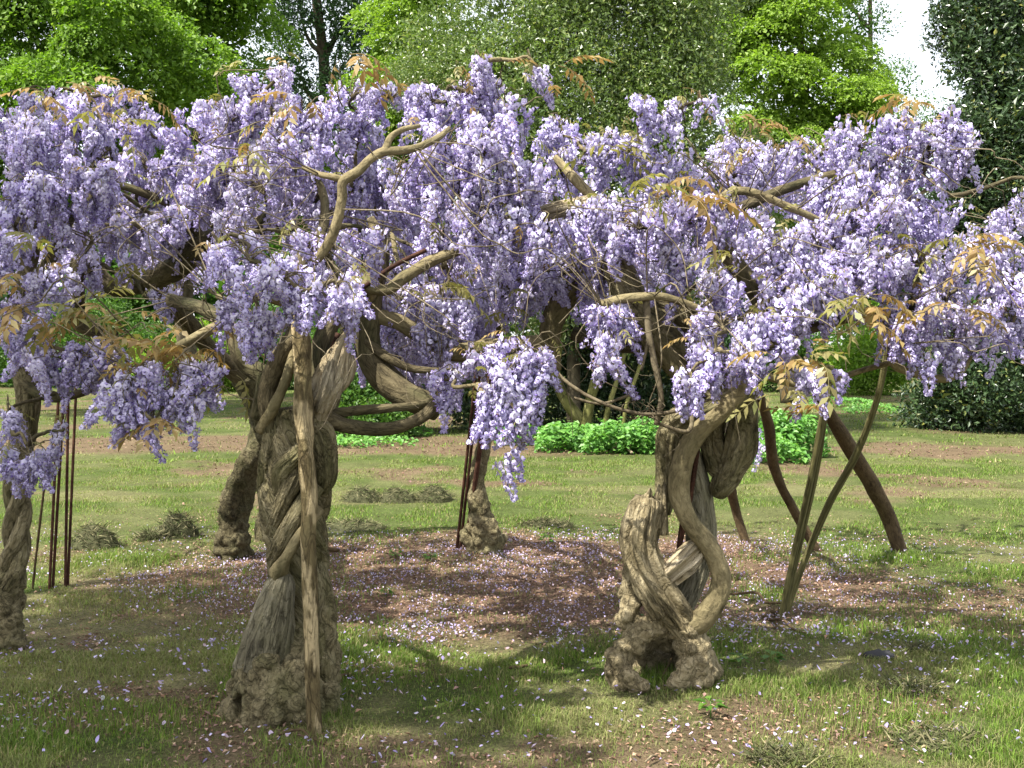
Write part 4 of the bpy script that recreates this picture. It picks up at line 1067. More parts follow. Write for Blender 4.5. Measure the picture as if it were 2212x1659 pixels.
# ------------------------------------------------------------------ props, stakes, rods
def pole(name, pts, mat, label, cat, lump=0.08, sides=10, group=None, bottom_z=True):
    """pts: [(px, py, r_px, Y)] from top to foot; the foot stands a little in the ground"""
    p = np.array([P(a, b, Y) for a, b, r, Y in pts]); r = np.array([px2m(rr, Y) for a, b, rr, Y in pts])
    if bottom_z:
        d = unit((p[-1] - p[-2])[None])[0]
        p = np.vstack([p, p[-1] + d * 0.06]); r = np.append(r, r[-1])
    org = p[-1].copy(); org[2] = 0
    mb = MB(); mb.add(tube(p - org, r, n=len(p) * 9, sides=max(sides, 12), flute=lump * 1.2, knots=lump * 2.2, seed=int(abs(p[0][0] * 100)) % 17))
    o = link(name, mb.mesh(name, M[mat])); o.location = org
    return tag(o, label, cat, group)

def gY(px, py): return G(px, py)[1]
yp = gY(678, 1588)
pole('prop_post', [(640, 630, 13, yp + 0.22), (648, 690, 17, yp + 0.2), (653, 780, 19, yp + 0.16), (655, 880, 20, yp + 0.12), (661, 980, 17, yp + 0.1), (668, 1080, 17, yp + 0.08), (666, 1160, 17, yp + 0.07), (670, 1270, 16, yp + 0.05), (672, 1400, 16, yp + 0.02), (676, 1500, 15, yp), (678, 1588, 16, yp)], 'post',
     'thick peeling timber post standing upright against the stout wisteria', 'post', lump=0.14, sides=14)
y = gY(1760, 1190)
pole('prop_branch', [(1630, 800, 8, y - 1.2), (1640, 850, 9, y - 1.0), (1660, 920, 12, y - 0.7), (1670, 1000, 12, y - 0.4), (1690, 1055, 10, y - 0.2), (1725, 1120, 10, y), (1765, 1190, 10, y)], 'prop', 'thin crooked dark branch propping the bloom, kinked halfway', 'prop')
y = gY(1942, 1190)
pole('prop_pole', [(1770, 850, 12, y - 0.9), (1795, 900, 14, y - 0.7), (1840, 975, 17, y - 0.4), (1890, 1060, 17, y - 0.15), (1920, 1120, 16, y), (1944, 1190, 15, y)], 'prop', 'thick leaning bark pole behind the crossed stakes', 'prop')
y = gY(1610, 1172)
pole('prop_branch', [(1565, 960, 9, y - 0.3), (1576, 1030, 10, y - 0.15), (1580, 1060, 11, y - 0.1), (1592, 1110, 10, y), (1612, 1174, 9, y)], 'prop', 'short dark prop with a knot, right behind the looping wisteria', 'prop')
y = gY(1688, 1330)
pole('wooden_stake', [(1790, 790, 7, y - 0.35), (1782, 870, 8, y - 0.28), (1752, 1030, 7, y - 0.15), (1715, 1200, 7, y - 0.04), (1688, 1330, 7, y)], 'split', 'upright one of two crossed greenish stakes, doubled with a second rod', 'stake', lump=0.03, sides=6)
pole('wooden_stake', [(1797, 790, 5, y - 0.32), (1768, 1000, 5, y - 0.15), (1728, 1180, 5, y - 0.02), (1696, 1325, 5, y + 0.01)], 'split', 'thinner rod bound along the upright crossed stake', 'stake', lump=0.03, sides=6)
pole('wooden_stake', [(1918, 750, 7, y - 0.4), (1895, 860, 7, y - 0.3), (1850, 980, 8, y - 0.18), (1790, 1090, 8, y - 0.06), (1735, 1220, 7, y + 0.05), (1700, 1318, 7, y + 0.08)], 'split', 'more slanted one of two crossed greenish stakes meeting at the foot', 'stake', lump=0.03, sides=6)
y = gY(110, 1270)
for k, (a, b, r, lab) in enumerate([((128, 820), (107, 1268), 3.2, 'rust-dark thin rod outermost in the cluster of rods beside the rope-twisted wisteria'), ((140, 820), (114, 1270), 3.2, 'thin rod close against the outermost rod beside the rope-twisted wisteria'), ((148, 815), (141, 1272), 3.2, 'upright thin rod of the second pair beside the rope-twisted wisteria'), ((166, 800), (146, 1274), 3.0, 'slightly slanting thin rod of the second pair beside the rope-twisted wisteria')]):
    pole('iron_rod', [(a[0], a[1], r, y + 0.05 * k), ((a[0] + b[0]) / 2, (a[1] + b[1]) / 2, r, y + 0.04 * k), (b[0], b[1], r, y + 0.02 * k)], 'rust', lab, 'rod', lump=0, sides=7, group='thin rods by the rope-twisted wisteria')
pole('stick', [(122, 900, 2.5, y), (98, 1040, 2.5, y), (85, 1140, 2.5, y), (72, 1255, 2.5, y)], 'prop', 'crooked thin twig leaning by the rods', 'stick', lump=0.2, sides=6)
y = gY(995, 1186)
for k, (a, b, r, lab) in enumerate([((1040, 700), (987, 1185), 3.5, 'leaning rusty rod farthest from the burled trunk'), ((1048, 700), (994, 1187), 3.2, 'leaning rusty rod between two others by the burled trunk'), ((1066, 760), (1006, 1187), 5.5, 'thickest leaning rusty rod touching the burled trunk')]):
    pole('iron_rod', [(a[0], a[1], r, y - 0.5), ((a[0] + b[0]) / 2, (a[1] + b[1]) / 2, r, y - 0.22), (b[0], b[1], r, y)], 'rust', lab, 'rod', lump=0, sides=8, group='leaning rods by the burled trunk')
pole('iron_rod', [(1520, 840, 5, Y2 + 0.08), (1508, 960, 5.5, Y2 + 0.06), (1490, 1080, 5.5, Y2 + 0.05), (1468, 1180, 5.5, Y2 + 0.05), (1455, 1260, 5, Y2 + 0.05), (1440, 1330, 5, Y2 + 0.03)], 'rust', 'reddish rusty rod running up inside the looping wisteria trunk', 'rod', lump=0.02, sides=8, bottom_z=False)
pole('iron_rod', [(1500, 900, 4, Y2 + 0.12), (1478, 1080, 4, Y2 + 0.1), (1462, 1210, 4, Y2 + 0.1), (1450, 1330, 4, Y2 + 0.04)], 'rust', 'second darker rod deeper inside the looping wisteria trunk', 'rod', lump=0.02, sides=8, bottom_z=False)
pole('iron_rod', [(730, 720, 6, Y1 - 0.02), (705, 800, 6, Y1 - 0.05), (690, 860, 6, Y1 - 0.06), (680, 900, 6, Y1 - 0.03)], 'rust', 'short brown rod wedged behind the broken stub', 'rod', lump=0.02, sides=8, bottom_z=False)
pole('iron_rod', [(920, 540, 5, Y1 + 0.14), (850, 575, 5, Y1 + 0.14), (780, 625, 5, Y1 + 0.16), (745, 655, 5, Y1 + 0.18)], 'rust', 'reddish rod laid slanting among the branches above the cut limb', 'rod', lump=0.02, sides=8, bottom_z=False)

# ------------------------------------------------------------------ woodland behind
M['maple'] = leaf_mat('spring_leaf', [(0, (0.075, 0.15, 0.014)), (0.4, (0.12, 0.225, 0.022)), (0.8, (0.17, 0.29, 0.035)), (1, (0.24, 0.35, 0.06))], trans=0.45, rough=0.5)
M['lime'] = leaf_mat('lime_leaf', [(0, (0.12, 0.21, 0.022)), (0.5, (0.185, 0.30, 0.035)), (1, (0.27, 0.39, 0.065))], trans=0.45, rough=0.5)
M['yew'] = leaf_mat('dark_leaf', [(0, (0.018, 0.05, 0.014)), (0.6, (0.03, 0.075, 0.02)), (1, (0.05, 0.10, 0.03))], trans=0.25, rough=0.5)
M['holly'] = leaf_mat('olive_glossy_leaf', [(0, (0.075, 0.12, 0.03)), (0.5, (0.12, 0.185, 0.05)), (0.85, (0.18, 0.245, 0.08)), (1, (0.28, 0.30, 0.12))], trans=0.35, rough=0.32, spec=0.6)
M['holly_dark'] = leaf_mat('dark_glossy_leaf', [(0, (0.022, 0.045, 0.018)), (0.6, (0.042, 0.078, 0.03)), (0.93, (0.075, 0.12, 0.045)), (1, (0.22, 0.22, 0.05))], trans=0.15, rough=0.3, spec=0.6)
M['shrub'] = leaf_mat('shrub_leaf', [(0, (0.03, 0.08, 0.012)), (0.5, (0.06, 0.14, 0.02)), (1, (0.12, 0.22, 0.04))], trans=0.35)
M['nettle'] = leaf_mat('ground_cover_leaf', [(0, (0.06, 0.17, 0.03)), (0.5, (0.11, 0.27, 0.045)), (1, (0.18, 0.36, 0.08))], trans=0.35)

def sprays(lobes, nsp, per, spr, leaf, shell=0.55, flat=0.35, droop=0.25, outdir=0.6, sub=9, core=0.4):
    """leaf sprays gathered in small domes over ellipsoid lobes, with coarser foliage deep inside"""
    lobes = np.asarray(lobes, float)
    area = (lobes[:, 3] * lobes[:, 4] + lobes[:, 4] * lobes[:, 5] + lobes[:, 3] * lobes[:, 5])
    # small domes on each lobe
    L2 = np.repeat(lobes, sub, 0)
    u = rand_unit(len(L2))
    c2 = L2[:, :3] + u * L2[:, 3:6] * rng.uniform(0.55, 0.85, (len(L2), 1))
    r2 = L2[:, 3:6] * rng.uniform(0.28, 0.48, (len(L2), 1)) * np.array([1.15, 1.15, 0.8])
    pw = np.repeat(area, sub); pw = pw / pw.sum()
    which = rng.choice(len(L2), nsp, p=pw)
    u = rand_unit(nsp)
    u[:, 2] = np.where(rng.random(nsp) < 0.6, np.abs(u[:, 2]), u[:, 2])
    rr = shell + (1 - shell) * rng.random(nsp) ** 0.6
    c = c2[which] + u * r2[which] * rr[:, None]
    n = nsp * per
    cc = np.repeat(c, per, 0); uu = np.repeat(u, per, 0)
    off = rng.normal(size=(n, 3)) * np.array([spr, spr, spr * flat])
    off[:, 2] -= droop * (off[:, 0] * uu[:, 0] + off[:, 1] * uu[:, 1])
    p = cc + off
    d = unit(rng.normal(size=(n, 3)) * np.array([1, 1, 0.5]) + uu * outdir + np.array([0, 0, -0.25]))
    nr = unit(rng.normal(size=(n, 3)) * 0.55 + np.array([0, 0, 1.0]) + uu * 0.45)
    L_ = leaf * rng.uniform(0.7, 1.3, n)
    # coarse inner foliage
    m = int(n * core)
    wh = rng.choice(len(lobes), m, p=area / area.sum())
    ui = rand_unit(m)
    ci = lobes[wh, :3] + ui * lobes[wh, 3:6] * (rng.uniform(0.1, 0.8, m) ** 0.7)[:, None]
    p = np.vstack([p, ci]); d = np.vstack([d, rand_unit(m)]); nr = np.vstack([nr, rand_unit(m) + [0, -0.8, 0.3]])
    L_ = np.concatenate([L_, leaf * rng.uniform(1.7, 2.5, m)])
    return leaf_quads(p, d, nr, L_, L_ * 0.66, fold=0.18, droop=0.1)

CLUMPS = {}
def clump_meshes(mat, leaf, Rd, n, style):
    key = (mat, leaf, Rd, n, style)
    if key not in CLUMPS:
        out = []
        for k in range(4):
            m = n
            u = rand_unit(m)
            if style == 'dome':
                u[:, 2] = np.where(rng.random(m) < 0.75, np.abs(u[:, 2]), u[:, 2])
                lumpy = 0.8 + 0.45 * vnoise(u * 2.6 + k * 9, 5)
                p = u * (Rd * lumpy * rng.uniform(0.55, 1.0, m) ** 0.5)[:, None] * np.array([1, 1, 0.62])
                p[:, 2] -= 0.25 * (p[:, 0] ** 2 + p[:, 1] ** 2) / Rd
                d = unit(u * np.array([1, 1, 0.1]) + rng.normal(size=(m, 3)) * 0.7 + np.array([0, 0, -0.45]))
                nr = unit(rng.normal(size=(m, 3)) * 0.5 + np.array([0, 0, 1.0]) + u * 0.5)
            else:
                lumpy = 0.7 + 0.6 * vnoise(u * 2.2 + k * 9, 5)
                p = u * (Rd * lumpy * rng.uniform(0.1, 1.0, m) ** 0.45)[:, None]
                d = unit(u * 0.6 + rng.normal(size=(m, 3)) * 0.8 + np.array([0, 0, 0.15]))
                nr = unit(rng.normal(size=(m, 3)) * 0.8 + u * 0.8 + np.array([0, 0, 0.5]))
            L_ = leaf * rng.uniform(0.65, 1.3, m)
            mb = MB(); mb.add(leaf_quads(p, d, nr, L_, L_ * (0.7 if style == 'dome' else 0.5), fold=0.2, droop=0.12))
            out.append(mb.mesh('leaf_clump', M[mat], smooth=False))
        CLUMPS[key] = out
    return CLUMPS[key]

def tree(name, X, Y, height, lobes, mat, label, nsp, per, spr, leaf, cat='tree', trunk_r=0.25, bark='tree_bark', limbs=True, lean=0.0, group=None, style='dome', Rd=0.8, fill=1.3, nleaf=1100, core=0.35, **kw):
    root = empty(name, (X, Y, 0), label, cat, group)
    org = Vector(root.location)
    mb = MB()
    top = np.array([X + lean, Y, height * 0.8])
    tp = wander(np.array([X, Y, -0.15]), top, 6, 0.015)
    mb.add(tube(tp, np.linspace(trunk_r, trunk_r * 0.25, 6), n=20, sides=10, lump=0.12, seed=3))
    tr_o = place(mb.mesh('trunk', M[bark]), 'trunk', root)
    if limbs:
        sm = catmull(tp, 30)
        for lb in lobes:
            c = np.array(lb[:3])
            k = int(np.argmin(np.abs(sm[:, 2] - max(c[2] - lb[5] * 0.9 - 0.3, height * 0.12))))
            lp = wander(sm[k], c, 5, 0.06, -0.06)
            mb = MB(); mb.add(tube(lp, np.linspace(trunk_r * 0.4, 0.02, 5), n=14, sides=7, lump=0.1, seed=5))
            place(mb.mesh('limb', M[bark]), 'limb', root)
    lo = np.asarray(lobes, float)
    # inner foliage
    area = lo[:, 3] * lo[:, 4] + lo[:, 4] * lo[:, 5] + lo[:, 3] * lo[:, 5]
    m = int(area.sum() * 110 * core)
    wh = rng.choice(len(lo), m, p=area / area.sum())
    ci = lo[wh, :3] + rand_unit(m) * lo[wh, 3:6] * (rng.uniform(0.1, 0.8, m) ** 0.6)[:, None]
    L_ = leaf * rng.uniform(1.6, 2.6, m)
    mb = MB(); mb.add(leaf_quads(ci, rand_unit(m), rand_unit(m) + [0, -0.6, 0.4], L_, L_ * 0.66, fold=0.18, droop=0.1))
    cr = place(mb.mesh('crown', M[mat], smooth=False), 'crown', root)
    # clumps over the lobes
    cm = clump_meshes(mat, leaf, Rd, nleaf, style)
    k_tot = 0
    for lb in lo:
        A = 4 * math.pi * ((lb[3] * lb[4]) ** 1.6 / 3 + (lb[3] * lb[5]) ** 1.6 / 3 + (lb[4] * lb[5]) ** 1.6 / 3) ** (1 / 1.6)
        nd = max(3, int(fill * A * 0.75 / (math.pi * Rd * Rd)))
        for k in range(nd):
            u = rand_unit(1)[0]
            if u[1] > 0.5: u[1] = -u[1]                       # the far side of the crown needs fewer
            p = lb[:3] + u * lb[3:6] * rng.uniform(0.72, 1.0)
            if p[2] < 0.15 or k_tot >= 300: continue
            o = link('leaf_clump', cm[int(rng.integers(0, 4))], cr)
            o.matrix_local = Matrix.Translation(Vector(p) - org) @ Euler((rng.normal(0, 0.25), rng.normal(0, 0.25), rng.uniform(0, 6.28))).to_matrix().to_4x4() @ Matrix.Scale(rng.uniform(0.65, 1.25), 4)
            o['kind'] = 'stuff'
            k_tot += 1
    return root

def lob(px, py, rx, ry, Y, dz=1.0):
    """crown lobe seen at (px, py) with half sizes in pixels, at depth Y"""
    c = P(px, py, Y)
    return (c[0], c[1], c[2], px2m(rx, Y), px2m((rx + ry) / 2, Y) * dz, px2m(ry, Y))

def gx_at(px, Y): return (px - CX) / FPX * Y

# light green tree on the left, low hanging layers
tree('maple_tree', gx_at(-60, 25), 25, 14, [lob(-60, -250, 260, 190, 25), lob(80, -40, 190, 120, 24), lob(-20, 130, 200, 120, 24), lob(200, 110, 160, 110, 23.5), lob(130, 250, 190, 90, 23), lob(330, 180, 130, 110, 24), lob(-40, 330, 150, 110, 23.5), lob(290, 320, 130, 90, 24), lob(60, 430, 150, 70, 24), lob(250, 440, 170, 70, 25)],
     'maple', 'big light green tree hanging low behind the rope-twisted wisteria', 2300, 15, 0.42, 0.10, trunk_r=0.35, flat=0.22, Rd=0.85, nleaf=1000)
tree('maple_tree', gx_at(420, 31), 31, 16, [lob(400, -120, 190, 150, 31), lob(330, 30, 150, 110, 30), lob(480, 10, 110, 80, 30), lob(430, 150, 100, 90, 30.5), lob(540, 60, 70, 60, 31), lob(420, 300, 150, 110, 31), lob(480, 440, 170, 90, 31), lob(620, 380, 110, 100, 31.5)],
     'maple', 'fresh green tree between the low-hanging tree and the dark gappy one', 1500, 15, 0.5, 0.115, trunk_r=0.3, flat=0.25, Rd=1.0, nleaf=1000)
tree('yew_tree', gx_at(690, 42), 42, 24, [lob(680, -160, 150, 160, 42), lob(650, 20, 90, 90, 42), lob(730, 100, 60, 110, 42), lob(620, 150, 90, 70, 42), lob(690, 280, 110, 90, 42), lob(760, 0, 90, 120, 43)],
     'yew', 'dark tree with bits of sky showing through its crown', 700, 16, 0.5, 0.13, trunk_r=0.4, flat=0.5, Rd=1.1, nleaf=1000, fill=0.8, core=0.15, style='ball')
tree('maple_tree', gx_at(880, 33), 33, 16, [lob(910, -80, 110, 120, 33), lob(850, 120, 80, 80, 32), lob(930, 60, 110, 110, 32), lob(850, 230, 110, 90, 32), lob(960, 220, 90, 90, 33), lob(860, 380, 140, 90, 33)],
     'lime', 'pale green tree between the dark gappy tree and the olive-green holly', 1100, 15, 0.5, 0.12, trunk_r=0.28, flat=0.3, Rd=1.0, nleaf=1000)
# great olive holly in the middle
tree('holly_tree', gx_at(1240, 20), 20, 12, [lob(1240, -120, 300, 190, 20), lob(1500, 20, 90, 140, 20.5), lob(1480, -120, 120, 120, 20.5), lob(1080, 60, 190, 150, 19.5), lob(1330, 60, 210, 160, 19), lob(1200, 210, 230, 130, 18.8), lob(1420, 210, 150, 130, 19), lob(1020, 230, 150, 120, 19.5), lob(1520, 330, 110, 110, 19.6), lob(1530, 480, 120, 120, 19.8), lob(1260, 370, 260, 120, 18.8), lob(1100, 480, 240, 130, 19), lob(1380, 480, 180, 120, 19.2), lob(1240, 620, 260, 90, 19.5)],
     'holly', 'large olive-green small-leaved holly filling the middle of the wood edge', 5200, 13, 0.26, 0.07, trunk_r=0.14, shell=0.7, flat=0.8, Rd=0.75, nleaf=1500, style='ball')
# bright maple on the right
tree('maple_tree', gx_at(1710, 29), 29, 13, [lob(1700, -60, 170, 110, 29.5), lob(1620, 60, 110, 80, 29), lob(1740, 90, 120, 75, 28.6), lob(1830, 170, 75, 55, 28.4), lob(1690, 190, 95, 60, 28.2), lob(1800, 250, 95, 55, 28), lob(1640, 280, 90, 55, 28.4), lob(1760, 330, 130, 60, 28), lob(1560, 150, 70, 110, 29.5), lob(1540, 20, 90, 110, 30), lob(1880, 240, 50, 30, 28.4), lob(1690, 430, 150, 70, 29)],
     'lime', 'bright yellow-green maple with tiers of leafy domes', 2300, 15, 0.36, 0.10, trunk_r=0.28, shell=0.75, flat=0.35, Rd=0.8, nleaf=1100)
tree('oak_tree', gx_at(1870, 40), 40, 18, [lob(1790, -60, 90, 110, 40), lob(1850, 70, 50, 60, 40), lob(1900, 170, 55, 45, 39), lob(1950, 250, 70, 45, 38)],
     'shrub', 'thin-crowned green tree beside the patch of open sky', 620, 14, 0.5, 0.13, trunk_r=0.25, flat=0.4, Rd=1.0, nleaf=500, fill=0.6, core=0.08, style='ball')
# tree beside the viewer, out of the picture, whose crown shades the near turf
tree('maple_tree', -6.4, 1.6, 11, [(-5.2, 2.2, 8.0, 1.7, 1.6, 1.1), (-6.2, 3.2, 8.4, 1.5, 1.4, 1.1), (-4.4, 1.4, 7.8, 1.4, 1.3, 0.9), (-5.6, 0.6, 8.6, 1.6, 1.5, 1.0), (-7.0, 1.6, 8.8, 1.6, 1.5, 1.2), (-5.4, 3.8, 7.6, 1.2, 1.0, 0.8)],
     'maple', 'light green tree standing beside the near end of the lawn, its crown shading the turf', 680, 14, 0.3, 0.13, trunk_r=0.22, flat=0.4, Rd=0.8, nleaf=420, fill=0.5, core=0.05)
# dark holly on the right edge
tree('holly_tree', gx_at(2200, 21), 21, 12, [lob(2260, -120, 210, 190, 21), lob(2150, 30, 110, 90, 20.5), lob(2230, 130, 150, 130, 20), lob(2150, 200, 75, 80, 20), lob(2230, 330, 170, 140, 20), lob(2110, 330, 80, 80, 20), lob(2130, 450, 100, 100, 20), lob(2260, 560, 180, 140, 20), lob(2090, 60, 60, 60, 21.5), lob(2080, 470, 60, 90, 20.4)],
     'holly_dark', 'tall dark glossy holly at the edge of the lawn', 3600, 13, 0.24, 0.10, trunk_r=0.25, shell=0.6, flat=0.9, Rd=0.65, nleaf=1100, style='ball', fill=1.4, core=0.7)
tree('laurel_shrub', gx_at(2120, 20.5), 20.5, 2.4, [lob(2060, 800, 90, 80, 20.3), lob(2160, 780, 100, 110, 20), lob(2250, 820, 110, 100, 19.8), lob(2000, 850, 70, 50, 20.6), lob(2120, 860, 120, 55, 19.8)],
     'holly_dark', 'low dark shrub at the foot of the tall dark holly', 1500, 13, 0.2, 0.085, cat='shrub', trunk_r=0.08, shell=0.7, flat=0.9, Rd=0.5, nleaf=900, style='ball')
# dark understorey at the foot of the middle holly
tree('understorey_shrub', gx_at(820, 19.2), 19.2, 2.6, [lob(800, 850, 110, 70, 19.2), lob(720, 800, 80, 70, 20), lob(900, 800, 100, 70, 19.6), lob(780, 920, 110, 24, 18.6)],
     'shrub', 'dim green bush at the wood edge beyond the drooping cut limb', 900, 13, 0.22, 0.085, cat='shrub', trunk_r=0.05, flat=0.8, Rd=0.5, nleaf=800, style='ball')
tree('understorey_shrub', gx_at(1060, 20.5), 20.5, 2.4, [lob(1020, 830, 90, 60, 20.4), lob(1130, 860, 110, 50, 20.6), lob(1000, 760, 110, 70, 21)],
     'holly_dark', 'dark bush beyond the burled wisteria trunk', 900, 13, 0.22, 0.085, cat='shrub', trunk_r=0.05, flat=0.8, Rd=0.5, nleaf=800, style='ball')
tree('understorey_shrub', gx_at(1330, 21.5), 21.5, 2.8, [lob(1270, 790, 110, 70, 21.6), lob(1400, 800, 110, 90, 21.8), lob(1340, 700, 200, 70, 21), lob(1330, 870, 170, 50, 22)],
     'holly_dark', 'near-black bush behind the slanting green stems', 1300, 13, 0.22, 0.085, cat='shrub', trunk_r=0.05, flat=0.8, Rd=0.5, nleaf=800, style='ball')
def stem_tree(pts, Y, label):
    p, r = spec([(a, b, rr, 0) for a, b, rr in pts], Y)
    root = empty('sapling', (p[-1][0], Y, 0), label, 'sapling', 'bare stems under the middle holly')
    mb = MB(); mb.add(tube(np.vstack([p, p[-1] + [0, 0, -0.3]]), np.append(r, r[-1] * 1.1), n=20, sides=8, lump=0.1, seed=2))
    place(mb.mesh('trunk', M['green_bark']), 'trunk', root)
stem_tree([(1300, 700, 8), (1290, 800, 10), (1272, 880, 11), (1262, 950, 12)], 18.8, 'thickest greenish stem rising straight from the ground cover')
stem_tree([(1350, 760, 5), (1330, 830, 5), (1312, 890, 6), (1305, 945, 6)], 18.7, 'thin greenish stem slanting beside the thickest one')
stem_tree([(1215, 700, 9), (1200, 810, 10), (1225, 870, 12), (1255, 910, 14), (1270, 955, 12)], 19.2, 'bent greenish stem curving in to the foot of the thickest one')
stem_tree([(1400, 740, 4), (1372, 820, 4), (1352, 880, 4), (1345, 945, 5)], 18.5, 'slimmest greenish stem leaning away from the others')
# shrubs and wood far off, past the lawn
for (px, Y, w_, h_, mt, lab) in [(440, 36, 130, 120, 'lime', 'sunlit bright green bush far down the lawn behind the leaning mossy trunk'), (180, 40, 200, 160, 'shrub', 'broad green bush far down the lawn beyond the thin rods'), (620, 38, 140, 150, 'shrub', 'green bush far off beyond the half hidden trunk'), (1700, 36, 130, 120, 'shrub', 'far green bush seen under the bloom above the crossed stakes'), (1860, 34, 130, 110, 'maple', 'far bush seen under the bloom next to the dark holly'), (1560, 38, 130, 160, 'yew', 'dark far bush behind the looping wisteria'), (-60, 44, 200, 200, 'yew', 'dark far bush beyond the rope-twisted wisteria')]:
    b = 740 + 1.6 * FPX / Y
    tree('lawn_shrub', gx_at(px, Y), Y, px2m(h_, Y), [lob(px, b - h_ * 0.5, w_ * 0.6, h_ * 0.5, Y), lob(px - w_ * 0.5, b - h_ * 0.4, w_ * 0.5, h_ * 0.42, Y + 0.5), lob(px + w_ * 0.5, b - h_ * 0.4, w_ * 0.5, h_ * 0.42, Y + 0.5), lob(px, b - h_ * 0.9, w_ * 0.4, h_ * 0.3, Y)], mt, lab, 650, 13, 0.35, 0.12, cat='shrub', trunk_r=0.08, shell=0.6, flat=0.7, group='shrubs beyond the lawn', Rd=0.8, nleaf=800, style='ball')
# far wood as one mass
mb = MB()
lbs = [(x, 62 + rng.uniform(-4, 8), 5.0 + rng.uniform(-1, 1.5), 4.5, 3, 5.2 + rng.uniform(-1, 1)) for x in np.arange(-60, 62, 4.0)]
mb.add(sprays(lbs, 5200, 13, 0.7, 0.36, shell=0.75, flat=0.6))
tag(link('far_wood', mb.mesh('far_wood', M['shrub'], smooth=False)), 'far-off line of green woodland closing the view', 'woodland', kind='stuff')

# ground cover of bright broad leaves at the wood edge
def cover(name, label, patches, dens, leaf, stuff=True):
    mb = MB()
    for (px, py, wpx, hm) in patches:
        g = G(px, py); Y = g[1]; wm = px2m(wpx, Y)
        n = int(dens * wm * 2 * 1.2 * hm * 2)
        a = rng.uniform(-1, 1, n); dpt = rng.uniform(0, 1, n)
        prof = (1 - a * a) ** 0.5 * (0.6 + 0.5 * n2(a * 3 + px, dpt * 2, 1.0, 2, 77))
        p = np.stack([g[0] + a * wm, Y + dpt * 0.9, hm * prof * rng.random(n) ** 0.6], 1)
        az = rng.uniform(0, 6.28, n)
        d = np.stack([np.cos(az), np.sin(az), rng.uniform(-0.6, 0.1, n)], 1)
        nr = np.stack([rng.normal(0, 0.3, n), rng.normal(-0.35, 0.3, n), np.ones(n)], 1)
        L_ = leaf * rng.uniform(0.6, 1.3, n)
        mb.add(leaf_quads(p, d, nr, L_, L_ * 0.75, fold=0.15, droop=0.15))
    o = link(name, mb.mesh(name, M['nettle'], smooth=False))
    return tag(o, label, 'ground cover', kind='stuff')
cover('ground_cover', 'bright green leafy ground cover below the dark bushes', [(1130, 965, 60, 0.35), (1210, 980, 50, 0.5), (1260, 975, 60, 0.45), (1330, 985, 70, 0.55), (1400, 985, 60, 0.55), (1450, 980, 40, 0.5), (1080, 955, 40, 0.3)], 900, 0.085)
cover('ground_cover', 'bright green nettle clump between the thin crooked prop and the crossed stakes', [(1700, 985, 45, 0.75), (1745, 990, 50, 0.7), (1690, 1005, 60, 0.4), (1640, 990, 30, 0.35)], 900, 0.085)
cover('ground_cover', 'low green growth along the wood edge beyond the cut limb', [(800, 965, 90, 0.18), (860, 945, 70, 0.2), (740, 970, 50, 0.2), (1900, 895, 60, 0.3), (1830, 880, 80, 0.3)], 500, 0.08)

# ------------------------------------------------------------------ grass cuttings, sticks, weeds
M['cuttings'] = attr_mat('grass_cuttings', trans=0.1, rough=0.8, spec=0.1, var=0.5)
def heap(px, py, wpx, hpx, label):
    g = G(px, py); Y = g[1]; wm, hm = px2m(wpx, Y), px2m(hpx, Y) * 1.35
    mb = MB()
    a = np.linspace(0, 2 * np.pi, 20, endpoint=False); r = np.linspace(0.05, 1, 8)
    A, RR = np.meshgrid(a, r)
    A, RR = A.ravel(), RR.ravel()
    x, y = np.cos(A) * RR * wm, np.sin(A) * RR * wm * 0.7
    z = hm * 0.85 * np.cos(RR * np.pi / 2) ** 0.8 * (0.75 + 0.5 * n2(x + g[0], y + g[1], 12, 2, 5)) - 0.01
    i = np.arange(7)[:, None] * 20; j = np.arange(20)[None]; jn = (j + 1) % 20
    Q = np.stack([i + j, i + 20 + j, i + 20 + jn, i + jn], -1).reshape(-1, 4)
    T = np.array([[0, (k + 1) % 20, k] for k in range(1, 19)])
    mb.add((np.stack([x, y, z], 1), Q, T), (0.05, 0.052, 0.025))
    n = 900
    rr = np.sqrt(rng.random(n)); an = rng.uniform(0, 6.28, n)
    x, y = np.cos(an) * rr * wm, np.sin(an) * rr * wm * 0.7
    z = hm * 0.85 * np.cos(rr * np.pi / 2) ** 0.8 * (0.75 + 0.5 * n2(x + g[0], y + g[1], 12, 2, 5)) - 0.008
    az = rng.uniform(0, 6.28, n)
    d = np.stack([np.cos(az), np.sin(az), rng.normal(0.1, 0.45, n)], 1)
    L_ = rng.uniform(0.04, 0.10, n)
    pal = np.array([(0.09, 0.095, 0.045), (0.13, 0.12, 0.065), (0.055, 0.06, 0.028), (0.18, 0.165, 0.09), (0.07, 0.09, 0.03)])
    v, q, t = leaf_quads(np.stack([x, y, z], 1), d, rand_unit(n) + [0, 0, 1], L_, np.full(n, 0.006), fold=0)
    mb.add((v, q, t), np.repeat(pal[rng.integers(0, 5, n)], 4, 0))
    o = link('grass_cuttings_heap', mb.mesh('grass_cuttings_heap', M['cuttings'], smooth=False)); o.location = (g[0], g[1], 0)
    tag(o, label, 'grass heap', 'heaps of mown grass')
heap(205, 1180, 56, 42, 'rounded heap of grey-green grass cuttings nearest the thin rods')
heap(385, 1158, 48, 42, 'heap of grass cuttings between the thin rods and the mossy leaning trunk')
heap(330, 1165, 40, 16, 'flat scatter of cuttings joining two heaps near the mossy trunk')
heap(785, 1082, 46, 26, 'heap of grass cuttings closest to the timber post on the far strip')
heap(858, 1082, 48, 24, 'middle heap of three grass heaps on the far strip')
heap(940, 1082, 42, 30, 'heap of grass cuttings closest to the burled trunk')
heap(760, 1140, 80, 14, 'long flat row of cuttings edging the fallen petals')
